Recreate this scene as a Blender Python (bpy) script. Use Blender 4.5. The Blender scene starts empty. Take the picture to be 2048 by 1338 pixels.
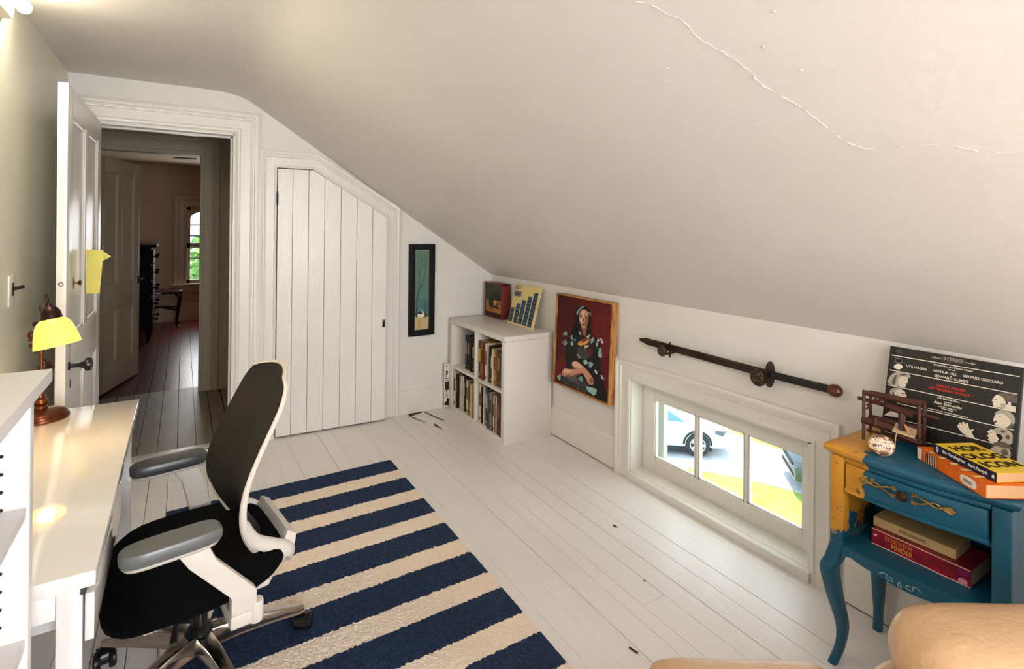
import bpy, bmesh, math, random
import numpy as np
from mathutils import Vector, Matrix
random.seed(7); RNG = np.random.default_rng(7)
SC = bpy.context.scene
C = SC.collection
PI = math.pi

# ------------------------------------------------------------------ camera
H_EYE = 1.4543
_yaw, _pitch, _roll = 0.5555, -0.002, 0.0095
_F = Vector((math.sin(_yaw)*math.cos(_pitch), math.cos(_yaw)*math.cos(_pitch), -math.sin(_pitch)))
_R = Vector((math.cos(_yaw), -math.sin(_yaw), 0)); _U = _R.cross(_F)
_R2 = _R*math.cos(_roll) + _U*math.sin(_roll); _U2 = -_R*math.sin(_roll) + _U*math.cos(_roll)
cam_d = bpy.data.cameras.new('camera'); cam = bpy.data.objects.new('camera', cam_d); C.objects.link(cam)
cam.matrix_world = Matrix(((_R2.x, _U2.x, -_F.x, 0), (_R2.y, _U2.y, -_F.y, 0), (_R2.z, _U2.z, -_F.z, H_EYE), (0, 0, 0, 1)))
cam_d.sensor_fit = 'HORIZONTAL'; cam_d.sensor_width = 36
cam_d.lens = 36*1058.88/2048; cam_d.shift_y = -(669-449.45)/2048
cam_d.clip_start = 0.05; cam_d.clip_end = 300
SC.camera = cam

# ------------------------------------------------------------------ world, sun, window light, exposure
SC.view_settings.view_transform = 'Standard'; SC.view_settings.look = 'None'
SC.view_settings.exposure = 0.40; SC.view_settings.gamma = 1.0; SC.view_settings.use_curve_mapping = False
def lin(c):
    return tuple((x/255/12.92 if x/255 <= .04045 else ((x/255+.055)/1.055)**2.4) for x in c)
W = bpy.data.worlds.new('sky'); SC.world = W; W.use_nodes = True
W.node_tree.nodes['Background'].inputs[0].default_value = (*lin((176, 208, 238)), 1)
W.node_tree.nodes['Background'].inputs[1].default_value = 3.2
def light(name, kind, loc, energy, color=(1, 1, 1), aim=None, size=None, size_y=None, soft=None):
    d = bpy.data.lights.new(name, kind); d.energy = energy; d.color = color
    if kind == 'AREA':
        d.shape = 'RECTANGLE'; d.size = size; d.size_y = size_y or size
    if kind == 'POINT' and soft: d.shadow_soft_size = soft
    if kind == 'SUN': d.angle = soft or .01
    o = bpy.data.objects.new(name, d); C.objects.link(o); o.location = loc
    if aim is not None:
        o.rotation_euler = (Vector(aim)-Vector(loc)).to_track_quat('-Z', 'Y').to_euler()
    return o
light('sunlight', 'SUN', (12, 14, 20), 5.5, (1, .95, .86), aim=(9, 9.6, 0), soft=.02)
# daylight entering by an unseen gable window added behind the camera, by the knee window and by the far room's window
light('gable_fill_daylight', 'AREA', (.75, -3.1, 1.25), 80, (.93, .965, 1), aim=(.75, 3, 1.0), size=1.2, size_y=1.15)
light('knee_window_daylight', 'AREA', (2.42, 1.72, .32), 2.2, (.86, .93, 1), aim=(1.2, 1.72, .12), size=.85, size_y=.32)
light('far_window_daylight', 'AREA', (.3, 9.1, 1.2), 10, (1, .93, .84), aim=(.1, 6, .6), size=.6, size_y=1.1)

# ------------------------------------------------------------------ materials
MATS = {}
def mat(name, col, rough=.5, metal=0, var=0, vscale=8, bump=0, bscale=60, coat=0, spec=.5, emit=0, emitcol=None, col2=None, stretch=None, alpha=1, sheen=0, trans=0, lo=.35, hi=.65, detail=4):
    """principled material; var mixes towards a darker tone with noise, col2 mixes a second colour in patches"""
    if name in MATS: return MATS[name]
    m = bpy.data.materials.new(name); m.use_nodes = True; MATS[name] = m
    nt = m.node_tree; b = nt.nodes['Principled BSDF']; L = nt.links
    c = lin(col); b.inputs['Base Color'].default_value = (*c, 1)
    b.inputs['Roughness'].default_value = rough; b.inputs['Metallic'].default_value = metal
    b.inputs['Specular IOR Level'].default_value = spec
    b.inputs['Coat Weight'].default_value = coat; b.inputs['Coat Roughness'].default_value = .08
    b.inputs['Sheen Weight'].default_value = sheen
    b.inputs['Transmission Weight'].default_value = trans
    if emit:
        b.inputs['Emission Color'].default_value = (*lin(emitcol or col), 1); b.inputs['Emission Strength'].default_value = emit
    tc = nt.nodes.new('ShaderNodeTexCoord'); src = tc.outputs['Object']
    if stretch:
        mp = nt.nodes.new('ShaderNodeMapping'); mp.inputs['Scale'].default_value = stretch; L.new(src, mp.inputs['Vector']); src = mp.outputs['Vector']
    if var or col2:
        n = nt.nodes.new('ShaderNodeTexNoise'); n.inputs['Scale'].default_value = vscale; n.inputs['Detail'].default_value = detail
        L.new(src, n.inputs['Vector'])
        r = nt.nodes.new('ShaderNodeMapRange'); r.inputs['From Min'].default_value = lo; r.inputs['From Max'].default_value = hi
        L.new(n.outputs['Fac'], r.inputs['Value'])
        mx = nt.nodes.new('ShaderNodeMix'); mx.data_type = 'RGBA'; L.new(r.outputs['Result'], mx.inputs['Factor'])
        c2 = lin(col2) if col2 else tuple(x*(1-var) for x in c)
        mx.inputs['A'].default_value = (*c, 1); mx.inputs['B'].default_value = (*c2, 1)
        L.new(mx.outputs['Result'], b.inputs['Base Color'])
    if bump:
        n2 = nt.nodes.new('ShaderNodeTexNoise'); n2.inputs['Scale'].default_value = bscale; n2.inputs['Detail'].default_value = 3
        L.new(src, n2.inputs['Vector'])
        bp = nt.nodes.new('ShaderNodeBump'); bp.inputs['Strength'].default_value = bump; bp.inputs['Distance'].default_value = .01
        L.new(n2.outputs['Fac'], bp.inputs['Height']); L.new(bp.outputs['Normal'], b.inputs['Normal'])
    return m
def flat(col, rough=.6):
    return mat('ink_%02x%02x%02x_%d' % (*[int(x) for x in col], int(rough*100)), col, rough, spec=.3)
def glass_mat():
    if 'window_glass' in MATS: return MATS['window_glass']
    m = bpy.data.materials.new('window_glass'); m.use_nodes = True; MATS['window_glass'] = m
    nt = m.node_tree; nt.nodes.remove(nt.nodes['Principled BSDF']); out = nt.nodes['Material Output']
    t = nt.nodes.new('ShaderNodeBsdfTransparent'); g = nt.nodes.new('ShaderNodeBsdfGlossy'); g.inputs['Roughness'].default_value = .02
    mx = nt.nodes.new('ShaderNodeMixShader'); f = nt.nodes.new('ShaderNodeLayerWeight'); f.inputs['Blend'].default_value = .5
    pw = nt.nodes.new('ShaderNodeMath'); pw.operation = 'POWER'; pw.inputs[1].default_value = 4; nt.links.new(f.outputs['Facing'], pw.inputs[0])
    ma = nt.nodes.new('ShaderNodeMath'); ma.operation = 'MULTIPLY_ADD'; ma.inputs[1].default_value = .55; ma.inputs[2].default_value = .03; nt.links.new(pw.outputs[0], ma.inputs[0])
    nt.links.new(ma.outputs[0], mx.inputs[0]); nt.links.new(t.outputs[0], mx.inputs[1]); nt.links.new(g.outputs[0], mx.inputs[2]); nt.links.new(mx.outputs[0], out.inputs[0])
    return m
m_wall = mat('wall_paint', (232, 229, 225), .55, var=.04, vscale=2.2, bump=.12, bscale=35)
m_wallL = mat('left_wall_paint', (236, 234, 218), .4, var=.03, vscale=2, bump=.1, bscale=35)
m_ceil = mat('ceiling_paint', (228, 222, 219), .5, var=.04, vscale=1.7, bump=.13, bscale=32)
m_trim = mat('trim_paint', (236, 232, 226), .33, var=.03, vscale=6, bump=.06, bscale=50)
m_floor = mat('white_floor_paint', (241, 236, 235), .34, var=.05, vscale=5, bump=.15, bscale=45, stretch=(1, .25, 1))
m_gap = mat('floor_gap_dark', (46, 38, 30), .9)
m_scuff = mat('bare_wood_scuff', (74, 50, 36), .8, var=.3, vscale=60)
m_hallfloor = mat('grey_floor_paint', (152, 138, 120), .42, var=.25, vscale=9, bump=.06, bscale=40, stretch=(1, .3, 1))
m_redfloor = mat('red_floor_paint', (96, 20, 22), .3, var=.55, vscale=7, bump=.07, bscale=40, stretch=(1, .3, 1))
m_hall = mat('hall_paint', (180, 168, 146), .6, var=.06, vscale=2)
m_farwall = mat('far_room_paint', (190, 158, 128), .6, var=.06, vscale=2)
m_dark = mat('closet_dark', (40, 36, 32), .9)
m_black = mat('black_lacquer', (12, 11, 11), .6, spec=.25)
m_iron = mat('black_iron_knob', (24, 20, 19), .25)
m_brownknob = mat('brown_knob', (72, 34, 24), .22, var=.3, vscale=30)
m_brass = mat('aged_brass', (150, 112, 62), .35, metal=1, var=.3, vscale=40)
m_white = mat('white_laminate', (234, 231, 228), .05, var=.01, vscale=3, spec=.7, coat=.8)
m_shelfw = mat('white_shelf_board', (238, 236, 235), .35)
m_book_w = mat('bookcase_white', (230, 223, 215), .35, var=.02, vscale=3)
m_glass = glass_mat()

# ------------------------------------------------------------------ mesh helpers
def V(*a): return Vector(a)
def bx(bm, x0, x1, y0, y1, z0, z1, mi=0):
    vs = [bm.verts.new((x, y, z)) for z in (z0, z1) for y in (y0, y1) for x in (x0, x1)]
    for q in ((0, 2, 3, 1), (4, 5, 7, 6), (0, 1, 5, 4), (2, 6, 7, 3), (0, 4, 6, 2), (1, 3, 7, 5)):
        f = bm.faces.new([vs[i] for i in q]); f.material_index = mi
def loft(bm, rings, cap=True, closed=False, mi=0):
    R = [[bm.verts.new(p) for p in r] for r in rings]; n = len(R[0])
    rng = range(len(R)) if closed else range(len(R)-1)
    for i in rng:
        a, b = R[i], R[(i+1) % len(R)]
        for j in range(n):
            f = bm.faces.new((a[j], a[(j+1) % n], b[(j+1) % n], b[j])); f.material_index = mi
    if cap and not closed:
        f = bm.faces.new(R[0][::-1]); f.material_index = mi
        f = bm.faces.new(R[-1]); f.material_index = mi
def spline(pts, n=8, closed=False):
    P = [np.array(p, float) for p in pts]; out = []; m = len(P)
    for i in range(m if closed else m-1):
        p0 = P[(i-1) % m] if closed or i > 0 else P[0]; p1 = P[i]; p2 = P[(i+1) % m]
        p3 = P[(i+2) % m] if closed or i+2 < m else P[-1]
        for k in range(n):
            t = k/n
            out.append(.5*((2*p1)+(-p0+p2)*t+(2*p0-5*p1+4*p2-p3)*t*t+(-p0+3*p1-3*p2+p3)*t**3))
    if not closed: out.append(P[-1])
    return out
def tube(bm, pts, rad, seg=10, flatten=None, mi=0, closed=False, up=None):
    """tube along points; rad a number or list; flatten = (a,b) scale of the two cross axes"""
    P = [Vector(p) for p in pts]; n = len(P); rings = []
    a, b = flatten or (1, 1)
    prev = None
    for i in range(n):
        if closed: t = P[(i+1) % n]-P[(i-1) % n]
        else: t = P[min(i+1, n-1)]-P[max(i-1, 0)]
        t.normalize()
        if prev is None:
            ref = Vector(up) if up else (Vector((0, 0, 1)) if abs(t.z) < .9 else Vector((1, 0, 0)))
            u = (ref-t*ref.dot(t)).normalized()
        else:
            u = (prev-t*prev.dot(t)).normalized()
        prev = u; w = t.cross(u)
        r = rad[i] if isinstance(rad, (list, tuple, np.ndarray)) else rad
        rings.append([P[i]+u*(r*a*math.cos(2*PI*k/seg))+w*(r*b*math.sin(2*PI*k/seg)) for k in range(seg)])
    loft(bm, rings, cap=not closed, closed=closed, mi=mi)
def lathe(bm, prof, o=(0, 0, 0), axis=(0, 0, 1), seg=24, mi=0, cap=True):
    """prof: list of (radius, height) along the axis from o"""
    a = Vector(axis).normalized(); ref = Vector((1, 0, 0)) if abs(a.x) < .9 else Vector((0, 1, 0))
    u = (ref-a*ref.dot(a)).normalized(); w = a.cross(u); o = Vector(o)
    loft(bm, [[o+a*h+(u*math.cos(2*PI*k/seg)+w*math.sin(2*PI*k/seg))*max(r, 1e-4) for k in range(seg)] for r, h in prof], cap=cap, mi=mi)
def prism(bm, poly, axis, a, b, mi=0):
    """extrude a 2-D polygon along axis ('x': (y,z), 'y': (x,z), 'z': (x,y)) from a to b"""
    def p3(p, t): return {'x': (t, p[0], p[1]), 'y': (p[0], t, p[1]), 'z': (p[0], p[1], t)}[axis]
    loft(bm, [[p3(p, a) for p in poly], [p3(p, b) for p in poly]], mi=mi)
def sphere(bm, c, r, seg=12, rings=8, mi=0):
    c = Vector(c); rx, ry, rz = r if isinstance(r, (tuple, list)) else (r, r, r)
    R = []
    for i in range(rings+1):
        t = PI*i/rings; s = max(math.sin(t), 1e-3)
        R.append([c+Vector((rx*s*math.cos(2*PI*k/seg), ry*s*math.sin(2*PI*k/seg), -rz*math.cos(t))) for k in range(seg)])
    loft(bm, R, mi=mi)
def rot_verts(verts, origin, axis, ang):
    M = Matrix.Translation(origin) @ Matrix.Rotation(ang, 4, Vector(axis)) @ Matrix.Translation(-Vector(origin))
    for v in verts: v.co = M @ v.co
def finish(bm, bevel=0, smooth=True, bevseg=2, angle=35, dist=0):
    if dist: bmesh.ops.remove_doubles(bm, verts=bm.verts, dist=dist)
    bmesh.ops.recalc_face_normals(bm, faces=bm.faces)
    if bevel:
        es = [e for e in bm.edges if len(e.link_faces) == 2 and e.calc_face_angle(0) > math.radians(30)]
        bmesh.ops.bevel(bm, geom=es, offset=bevel, segments=bevseg, profile=.6, affect='EDGES', clamp_overlap=True)
    if smooth:
        for f in bm.faces: f.smooth = True
        for e in bm.edges:
            if len(e.link_faces) == 2 and e.calc_face_angle(0) > math.radians(angle): e.smooth = False
KIND_ROOT = {}
def obj(name, bm, m, parent=None, bevel=0, smooth=True, kind=None, world=True, label=None, bevseg=2, angle=35):
    """links a bmesh as ONE mesh object; coordinates are the scene's unless world=False"""
    finish(bm, bevel, smooth, bevseg, angle)
    if parent is not None and world:
        inv = parent.matrix_basis.inverted()
        if parent.parent is not None: inv = (parent.parent.matrix_basis @ parent.matrix_basis).inverted()
        bmesh.ops.transform(bm, matrix=inv, verts=bm.verts)
    me = bpy.data.meshes.new(name); bm.to_mesh(me); bm.free()
    for x in (m if isinstance(m, (list, tuple)) else [m]): me.materials.append(x)
    o = bpy.data.objects.new(name, me); C.objects.link(o)
    if parent is not None: o.parent = parent
    if kind: o['kind'] = kind
    if label: o['label'] = label
    return o
def box_obj(name, b, m, parent=None, bevel=.002, **k):
    bm = bmesh.new(); bx(bm, *b); return obj(name, bm, m, parent, bevel, **k)
def thing(name, label, cat, loc=(0, 0, 0), rotz=0, group=None, kind=None):
    o = bpy.data.objects.new(name, None); C.objects.link(o); o.empty_display_size = .05
    o.matrix_basis = Matrix.Translation(loc) @ Matrix.Rotation(rotz, 4, 'Z')
    if label: o['label'] = label
    if cat: o['category'] = cat
    if group: o['group'] = group
    if kind: o['kind'] = kind
    return o
def tag(o, label, cat, group=None):
    o['label'] = label; o['category'] = cat
    if group: o['group'] = group
    return o
def struct(o, label=None):
    o['kind'] = 'structure'
    if label: o['label'] = label
    return o
def homog(src):
    """maps a traced quadrilateral TL,TR,BR,BL onto u right 0..1, v up 0..1"""
    dst = [(0, 1), (1, 1), (1, 0), (0, 0)]; A = []; B = []
    for (x, y), (u, v) in zip(src, dst):
        A += [[x, y, 1, 0, 0, 0, -u*x, -u*y], [0, 0, 0, x, y, 1, -v*x, -v*y]]; B += [u, v]
    h = np.append(np.linalg.solve(np.array(A, float), np.array(B, float)), 1).reshape(3, 3)
    def f(p):
        q = h @ np.array([p[0], p[1], 1.0]); return (q[0]/q[2], q[1]/q[2])
    return f
def paint(name, parent, o, ex, ey, shapes, uvmap=None, lift=.0006, step=.00025, clip=True, world=True):
    """flat painted shapes on a plane: o corner, ex/ey full-width vectors; shapes = (colour, points[, smooth])"""
    o, ex, ey = Vector(o), Vector(ex), Vector(ey); n = ex.cross(ey).normalized()
    bm = bmesh.new(); mats = []; 
    for i, s in enumerate(shapes):
        col, pts = s[0], s[1]; sm = s[2] if len(s) > 2 else True
        P = [uvmap(p) for p in pts] if uvmap else pts
        if sm and len(P) > 3: P = [tuple(p) for p in spline(P, 5, True)]
        if clip: P = [(min(max(u, 0.002), .998), min(max(v, 0.002), .998)) for u, v in P]
        mt = flat(col)
        if mt not in mats: mats.append(mt)
        vs = [bm.verts.new(o+ex*u+ey*v+n*(lift+step*i)) for u, v in P]
        try: f = bm.faces.new(vs); f.material_index = mats.index(mt)
        except ValueError: continue
        if f.normal.dot(n) < 0: pass
    for f in bm.faces: f.normal_update()
    bmesh.ops.triangulate(bm, faces=[f for f in bm.faces if len(f.verts) > 4])
    for f in bm.faces:
        f.normal_update()
        if f.normal.dot(n) < 0: f.normal_flip()
    if parent is not None and world:
        inv = parent.matrix_basis.inverted() if parent.parent is None else (parent.parent.matrix_basis @ parent.matrix_basis).inverted()
        bmesh.ops.transform(bm, matrix=inv, verts=bm.verts)
    me = bpy.data.meshes.new(name); bm.to_mesh(me); bm.free()
    for x in mats: me.materials.append(x)
    ob = bpy.data.objects.new(name, me); C.objects.link(ob)
    if parent is not None: ob.parent = parent
    return ob
def stroke(a, b, w0, w1=None):
    """a thin tapering quad between two uv points"""
    w1 = w0 if w1 is None else w1
    d = np.array(b, float)-np.array(a, float); n = np.array([-d[1], d[0]])/max(np.hypot(*d), 1e-6)
    return [tuple(a+n*w0/2), tuple(b+n*w1/2), tuple(b-n*w1/2), tuple(a-n*w0/2)]
def text(name, s, size, m, parent, o, ex, ey, align='CENTER', sx=1.0, extrude=.0002, bold=0, world=True, lift=.0012):
    """lettering as a mesh: o anchor, ex writing direction, ey up"""
    cu = bpy.data.curves.new(name, 'FONT'); cu.body = s; cu.size = size; cu.align_x = align; cu.align_y = 'CENTER'
    cu.extrude = extrude; cu.offset = bold; cu.resolution_u = 3
    tmp = bpy.data.objects.new('tmp_text', cu); C.objects.link(tmp)
    bpy.context.view_layer.update()
    me = bpy.data.meshes.new_from_object(tmp.evaluated_get(bpy.context.evaluated_depsgraph_get()))
    bpy.data.objects.remove(tmp); bpy.data.curves.remove(cu)
    ex, ey, o = Vector(ex).normalized(), Vector(ey).normalized(), Vector(o); n = ex.cross(ey); o = o+n*lift
    M = Matrix(((ex.x*sx, ey.x, n.x, o.x), (ex.y*sx, ey.y, n.y, o.y), (ex.z*sx, ey.z, n.z, o.z), (0, 0, 0, 1)))
    if parent is not None and world:
        M = (parent.matrix_basis.inverted() if parent.parent is None else (parent.parent.matrix_basis @ parent.matrix_basis).inverted()) @ M
    me.transform(M); me.materials.clear(); me.materials.append(m); me.name = name
    ob = bpy.data.objects.new(name, me); C.objects.link(ob)
    if parent is not None: ob.parent = parent
    return ob
def sweep(bm, path, prof, place, flip=1):
    """moulding: path = 2-D inner polyline, prof = (offset outward, projection); place(p, d) -> 3-D; mitred at the corners"""
    n = len(path); P = [np.array(p, float) for p in path]; mit = []
    for i in range(n):
        ds = []
        if i > 0: ds.append((P[i]-P[i-1])/np.linalg.norm(P[i]-P[i-1]))
        if i < n-1: ds.append((P[i+1]-P[i])/np.linalg.norm(P[i+1]-P[i]))
        ns = [np.array([-d[1], d[0]])*flip for d in ds]
        mm = ns[0] if len(ns) == 1 else (ns[0]+ns[1])/(1+ns[0] @ ns[1])
        mit.append(mm)
    loft(bm, [[place(P[i]+mit[i]*w, d) for w, d in prof] for i in range(n)])
CAS = [(0, 0), (0, .012), (.004, .016), (.014, .018), (.018, .014), (.02, .012), (.07, .012), (.073, .019), (.08, .022), (.084, .017), (.09, .017), (.094, .026), (.108, .03), (.116, .027), (.12, .024), (.12, 0)]
def casprof(w): return [(a*w/.12, d) for a, d in CAS]

# ------------------------------------------------------------------ the room shell
YE, XR, XL, ZC, YB = 3.893, 2.215, -.565, 2.306, -3.2
def slope_z(x): return 2.224-.6605*(x-.424)
CEIL = [(XL-.1, ZC), (.10, ZC), (.19, 2.303), (.25, 2.297), (.31, 2.285), (.367, 2.26), (.424, 2.224), (XR, slope_z(XR)), (XR+.1, slope_z(XR+.1))]
bm = bmesh.new()
prism(bm, CEIL+[(XR+.1, slope_z(XR+.1)+.12), (.40, 2.42), (XL-.1, 2.42)], 'y', YB-.1, YE+.001)
ceiling = struct(obj('ceiling', bm, m_ceil, angle=60), 'off-white plaster ceiling, flat then sloping down to the knee wall')
crack = [(0.834, 0.852), (0.857, 0.822), (0.888, 0.8), (0.914, 0.776), (0.954, 0.775), (0.985, 0.758), (1.018, 0.737), (1.057, 0.72), (1.09, 0.718), (1.134, 0.698), (1.158, 0.68), (1.189, 0.666), (1.231, 0.649), (1.265, 0.636), (1.296, 0.617), (1.315, 0.593), (1.32, 0.567), (1.317, 0.509), (1.324, 0.457), (1.345, 0.418), (1.355, 0.39), (1.361, 0.343), (1.35, .2)]
cp = spline([(x, y, slope_z(x)-.0002) for x, y in crack], 5)
bm = bmesh.new(); tube(bm, [p+RNG.normal(0, .0017, 3)*[1, 1, .25] for p in cp], [.0004+.0009*abs(math.sin(i*.7)*math.sin(i*2.3)) for i in range(len(cp))], 6)
obj('plaster_ridge', bm, m_ceil, ceiling, label='raised wavy filler line over a crack in the sloped plaster')
bm = bmesh.new()
for (x, y) in [(1.09, .62), (1.02, .66), (1.0, .9), (1.03, .93), (.96, .6), (1.2, .8), (1.14, .83)]:
    sphere(bm, (x, y, slope_z(x)), (.006, .004, .0015), 8, 4)
obj('plaster_flecks', bm, m_ceil, ceiling)

def topz(x):
    for (a, za), (b, zb) in zip(CEIL[:-1], CEIL[1:]):
        if a <= x <= b: return za+(zb-za)*(x-a)/(b-a)+.004
    return ZC
def strips(bm, cuts, y0, y1):
    """wall of strips between x0,x1 with a lower line (z at x0, z at x1) up to the ceiling line"""
    for x0, x1, za, zb in cuts:
        xs = [x0]+[c[0] for c in CEIL if x0 < c[0] < x1]+[x1]
        prism(bm, [(x0, za), (x1, zb)]+[(x, topz(x)) for x in xs[::-1]], 'y', y0, y1)
DL, DR, DH = -.452, .283, 2.037            # main doorway
bm = bmesh.new()
strips(bm, [(XL-.1, DL, 0, 0), (DL, DR, DH, DH), (DR, .536, 0, 0), (.536, .766, 1.834, 1.834), (.766, 1.288, 1.834, 1.518), (1.288, XR+.1, 0, 0)], YE, YE+.12)
wall_end = struct(obj('wall_end', bm, m_wall, smooth=False), 'white gable wall holding the doorway and the small plank closet door')
box_obj('wall_left', (XL-.12, XL, YB, YE, 0, ZC+.02), m_wallL, kind='structure', bevel=0)
WY0, WY1, WZ0, WZ1 = 1.212, 2.243, .045, .566   # knee window opening
bm = bmesh.new()
for b in [(YB, WY0, 0, 1.06), (WY1, YE, 0, 1.06), (WY0, WY1, 0, WZ0), (WY0, WY1, WZ1, 1.06)]:
    bx(bm, XR, XR+.15, b[0], b[1], b[2], b[3])
wall_right = struct(obj('wall_right', bm, m_wall, smooth=False), 'low white knee wall under the sloping ceiling')
bm = bmesh.new()   # wall behind the camera with the added gable window
for b in [(XL-.1, .15, 0, 2.42), (1.35, XR+.1, 0, 2.3), (.15, 1.35, 0, .66), (.15, 1.35, 1.86, 2.42)]:
    x1 = min(b[1], XR+.1)
    bx(bm, b[0], x1, YB-.12, YB, b[2], b[3])
struct(obj('wall_back', bm, m_wall, smooth=False))
bm = bmesh.new()
for x in (.15, .72, 1.31): bx(bm, x, x+.04, YB-.06, YB-.02, .66, 1.86)
for z in (.66, 1.24, 1.82): bx(bm, .15, 1.35, YB-.055, YB-.025, z, z+.04)
struct(obj('window_3', bm, m_trim), 'unseen gable window added behind the camera for broad daylight')

# floors: each board its own piece
def boards(parent, xs, y0, y1, z, m, joints=False, gap=.0022, rough=.0009):
    k = 0
    for a, b in zip(xs[:-1], xs[1:]):
        segs = [(y0, y1)]
        if joints and random.random() < .45:
            j = random.uniform(y0+.5, y1-.3); segs = [(y0, j), (j, y1)]
        for s0, s1 in segs:
            g = gap*random.choice((.15, .3, .5, .9, 1.1))
            bm = bmesh.new(); dz = random.uniform(-rough, rough)
            bx(bm, a+g/2, b-g/2, s0+.0006, s1-.0006, z-.02, z+dz)
            o = obj('floor_board', bm, m, parent, bevel=.0007, bevseg=1)
            k += 1
bm = bmesh.new(); bx(bm, XL-.12, XR+.15, YB-.1, YE+.06, -.12, -.018)
floor = struct(obj('floor', bm, m_gap, smooth=False), 'white-painted old wooden floor boards')
xs = [2.205, 2.135, 2.03, 1.935, 1.835, 1.725, 1.63, 1.515, 1.45, 1.345, 1.245, 1.15, 1.085, .985]
while xs[-1] > XL+.13: xs.append(xs[-1]-random.uniform(.088, .112))
xs.append(XL); boards(floor, xs[::-1], YB, YE+.02, 0, m_floor, True)
def slit(name, pts, z, m, parent):
    bm = bmesh.new(); vs = [bm.verts.new((x, y, z)) for x, y in pts]; up = [bm.verts.new((x, y, z+.0009)) for x, y in pts]
    bm.faces.new(up); n = len(pts)
    for i in range(n): bm.faces.new((vs[i], vs[(i+1) % n], up[(i+1) % n], up[i]))
    return obj(name, bm, m, parent, smooth=False)
for pts in [[(1.468, 3.80), (1.478, 3.81), (1.535, 3.63), (1.523, 3.65)], [(1.60, 3.845), (1.61, 3.85), (1.665, 3.60), (1.648, 3.62)], [(1.555, 3.56), (1.578, 3.585), (1.582, 3.44)], [(1.47, 3.815), (1.48, 3.87), (1.59, 3.868), (1.585, 3.848)], [(1.05, 3.86), (1.08, 3.875), (1.25, 3.87), (1.15, 3.855)],
            [(1.318, 1.335), (1.326, 1.338), (1.334, 1.305), (1.326, 1.30)], [(1.79, 1.93), (1.80, 1.925), (1.80, 1.90), (1.785, 1.91)], [(1.62, 1.56), (1.627, 1.56), (1.627, 1.552), (1.62, 1.552)]]:
    slit('bare_wood_chip', pts, .0012, m_scuff, floor)

# baseboards, threshold
bm = bmesh.new()
def base_prof(h, t): return [(0, 0), (t, 0), (t, h-.035), (t-.004, h-.03), (t-.004, h-.018), (t-.010, h-.010), (t-.013, h), (0, h)]
prism(bm, [(YE-d, z) for d, z in base_prof(.212, .018)], 'x', 1.405, XR-.018)
struct(obj('baseboard_end', bm, m_trim))
for i, (a, b) in enumerate([(2.335, YE), (YB, 1.065)]):
    bm = bmesh.new(); prism(bm, [(XR-d, .008+z) for d, z in base_prof(.185, .018)], 'y', a, b)
    struct(obj('baseboard_right' if i == 0 else 'baseboard_right_near', bm, m_trim))
bm = bmesh.new(); prism(bm, [(XL+d, z) for d, z in base_prof(.20, .018)], 'y', YB, YE-.03); struct(obj('baseboard_left', bm, m_trim))
bm = bmesh.new(); bx(bm, DL+.01, DR-.01, YE-.012, YE+.10, -.01, .012)
struct(obj('trim_1', bm, m_trim, bevel=.004), 'worn white threshold strip of the doorway')
slit('bare_wood_chip', [(.12, YE-.008), (.15, YE+.012), (.19, YE+.008), (.18, YE-.01)], .0118, m_scuff, bpy.data.objects['trim_1'])

# doorway casing and jambs
def endplace(y): return lambda p, d: (p[0], y-d, p[1])
bm = bmesh.new(); sweep(bm, [(DR+.012, 0), (DR+.012, DH+.012), (DL-.012, DH+.012), (DL-.012, 0)], [(a*(.165/.12 if a > .0 else 1)*.8, d) for a, d in CAS], endplace(YE), -1)
struct(obj('trim_2', bm, m_trim), 'moulded white casing around the open doorway')
bm = bmesh.new()
bx(bm, DR-.012, DR+.002, YE-.012, YE+.135, 0, DH); bx(bm, DL-.002, DL+.012, YE-.012, YE+.135, 0, DH); bx(bm, DL, DR, YE-.012, YE+.135, DH-.012, DH+.002)
bx(bm, DR-.024, DR-.012, YE+.05, YE+.09, 0, DH-.012); bx(bm, DL, DR-.012, YE+.05, YE+.09, DH-.024, DH-.012)
struct(obj('trim_3', bm, m_trim, bevel=.002), 'white door jamb with stop')
# closet casing
bm = bmesh.new()
sweep(bm, [(1.288, 0), (1.288, 1.518), (.766, 1.834), (.536, 1.834), (.536, 0)], casprof(.115), endplace(YE), -1)
struct(obj('trim_4', bm, m_trim), 'moulded white casing with a slanted head around the closet door')
bm = bmesh.new()
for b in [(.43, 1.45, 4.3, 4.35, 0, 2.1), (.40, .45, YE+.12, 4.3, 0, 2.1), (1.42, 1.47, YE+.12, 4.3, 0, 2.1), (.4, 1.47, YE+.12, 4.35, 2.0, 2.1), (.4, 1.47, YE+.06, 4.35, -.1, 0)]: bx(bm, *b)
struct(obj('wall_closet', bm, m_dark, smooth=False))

# ------------------------------------------------------------------ closet plank door, slightly ajar
ch = (.540, YE-.004, .012)
door2 = thing('door_2', 'low white plank closet door with slanted top standing slightly ajar', None, ch, math.radians(-3.6), kind='structure')
pxs = [0, .095, .198, .304, .415, .527, .640, .744]
def dtop(x): return 1.815 if x < .226 else 1.815-(x-.226)*(.316/.522)
for i, (a, b) in enumerate(zip(pxs[:-1], pxs[1:])):
    g = .0011; x0, x1 = a+g, b-g
    poly = [(x0, 0), (x1, 0), (x1, dtop(x1))]+([(.226, dtop(.226))] if x0 < .226 < x1 else [])+[(x0, dtop(x0))]
    if i == 6: poly = [(x0, 0), (x1-.02, 0), (x1-.006, .006), (x1, .02), (x1, dtop(x1)-.01), (x1-.008, dtop(x1)), (x0, dtop(x0))]
    bm = bmesh.new(); prism(bm, poly, 'y', -.02, 0); obj('plank', bm, m_trim, door2, bevel=.0015, world=False, bevseg=1)
for z in (.35, 1.35):
    bm = bmesh.new(); bx(bm, .02, .70, 0, .02, z, z+.09); obj('batten', bm, m_trim, door2, world=False)
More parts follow.
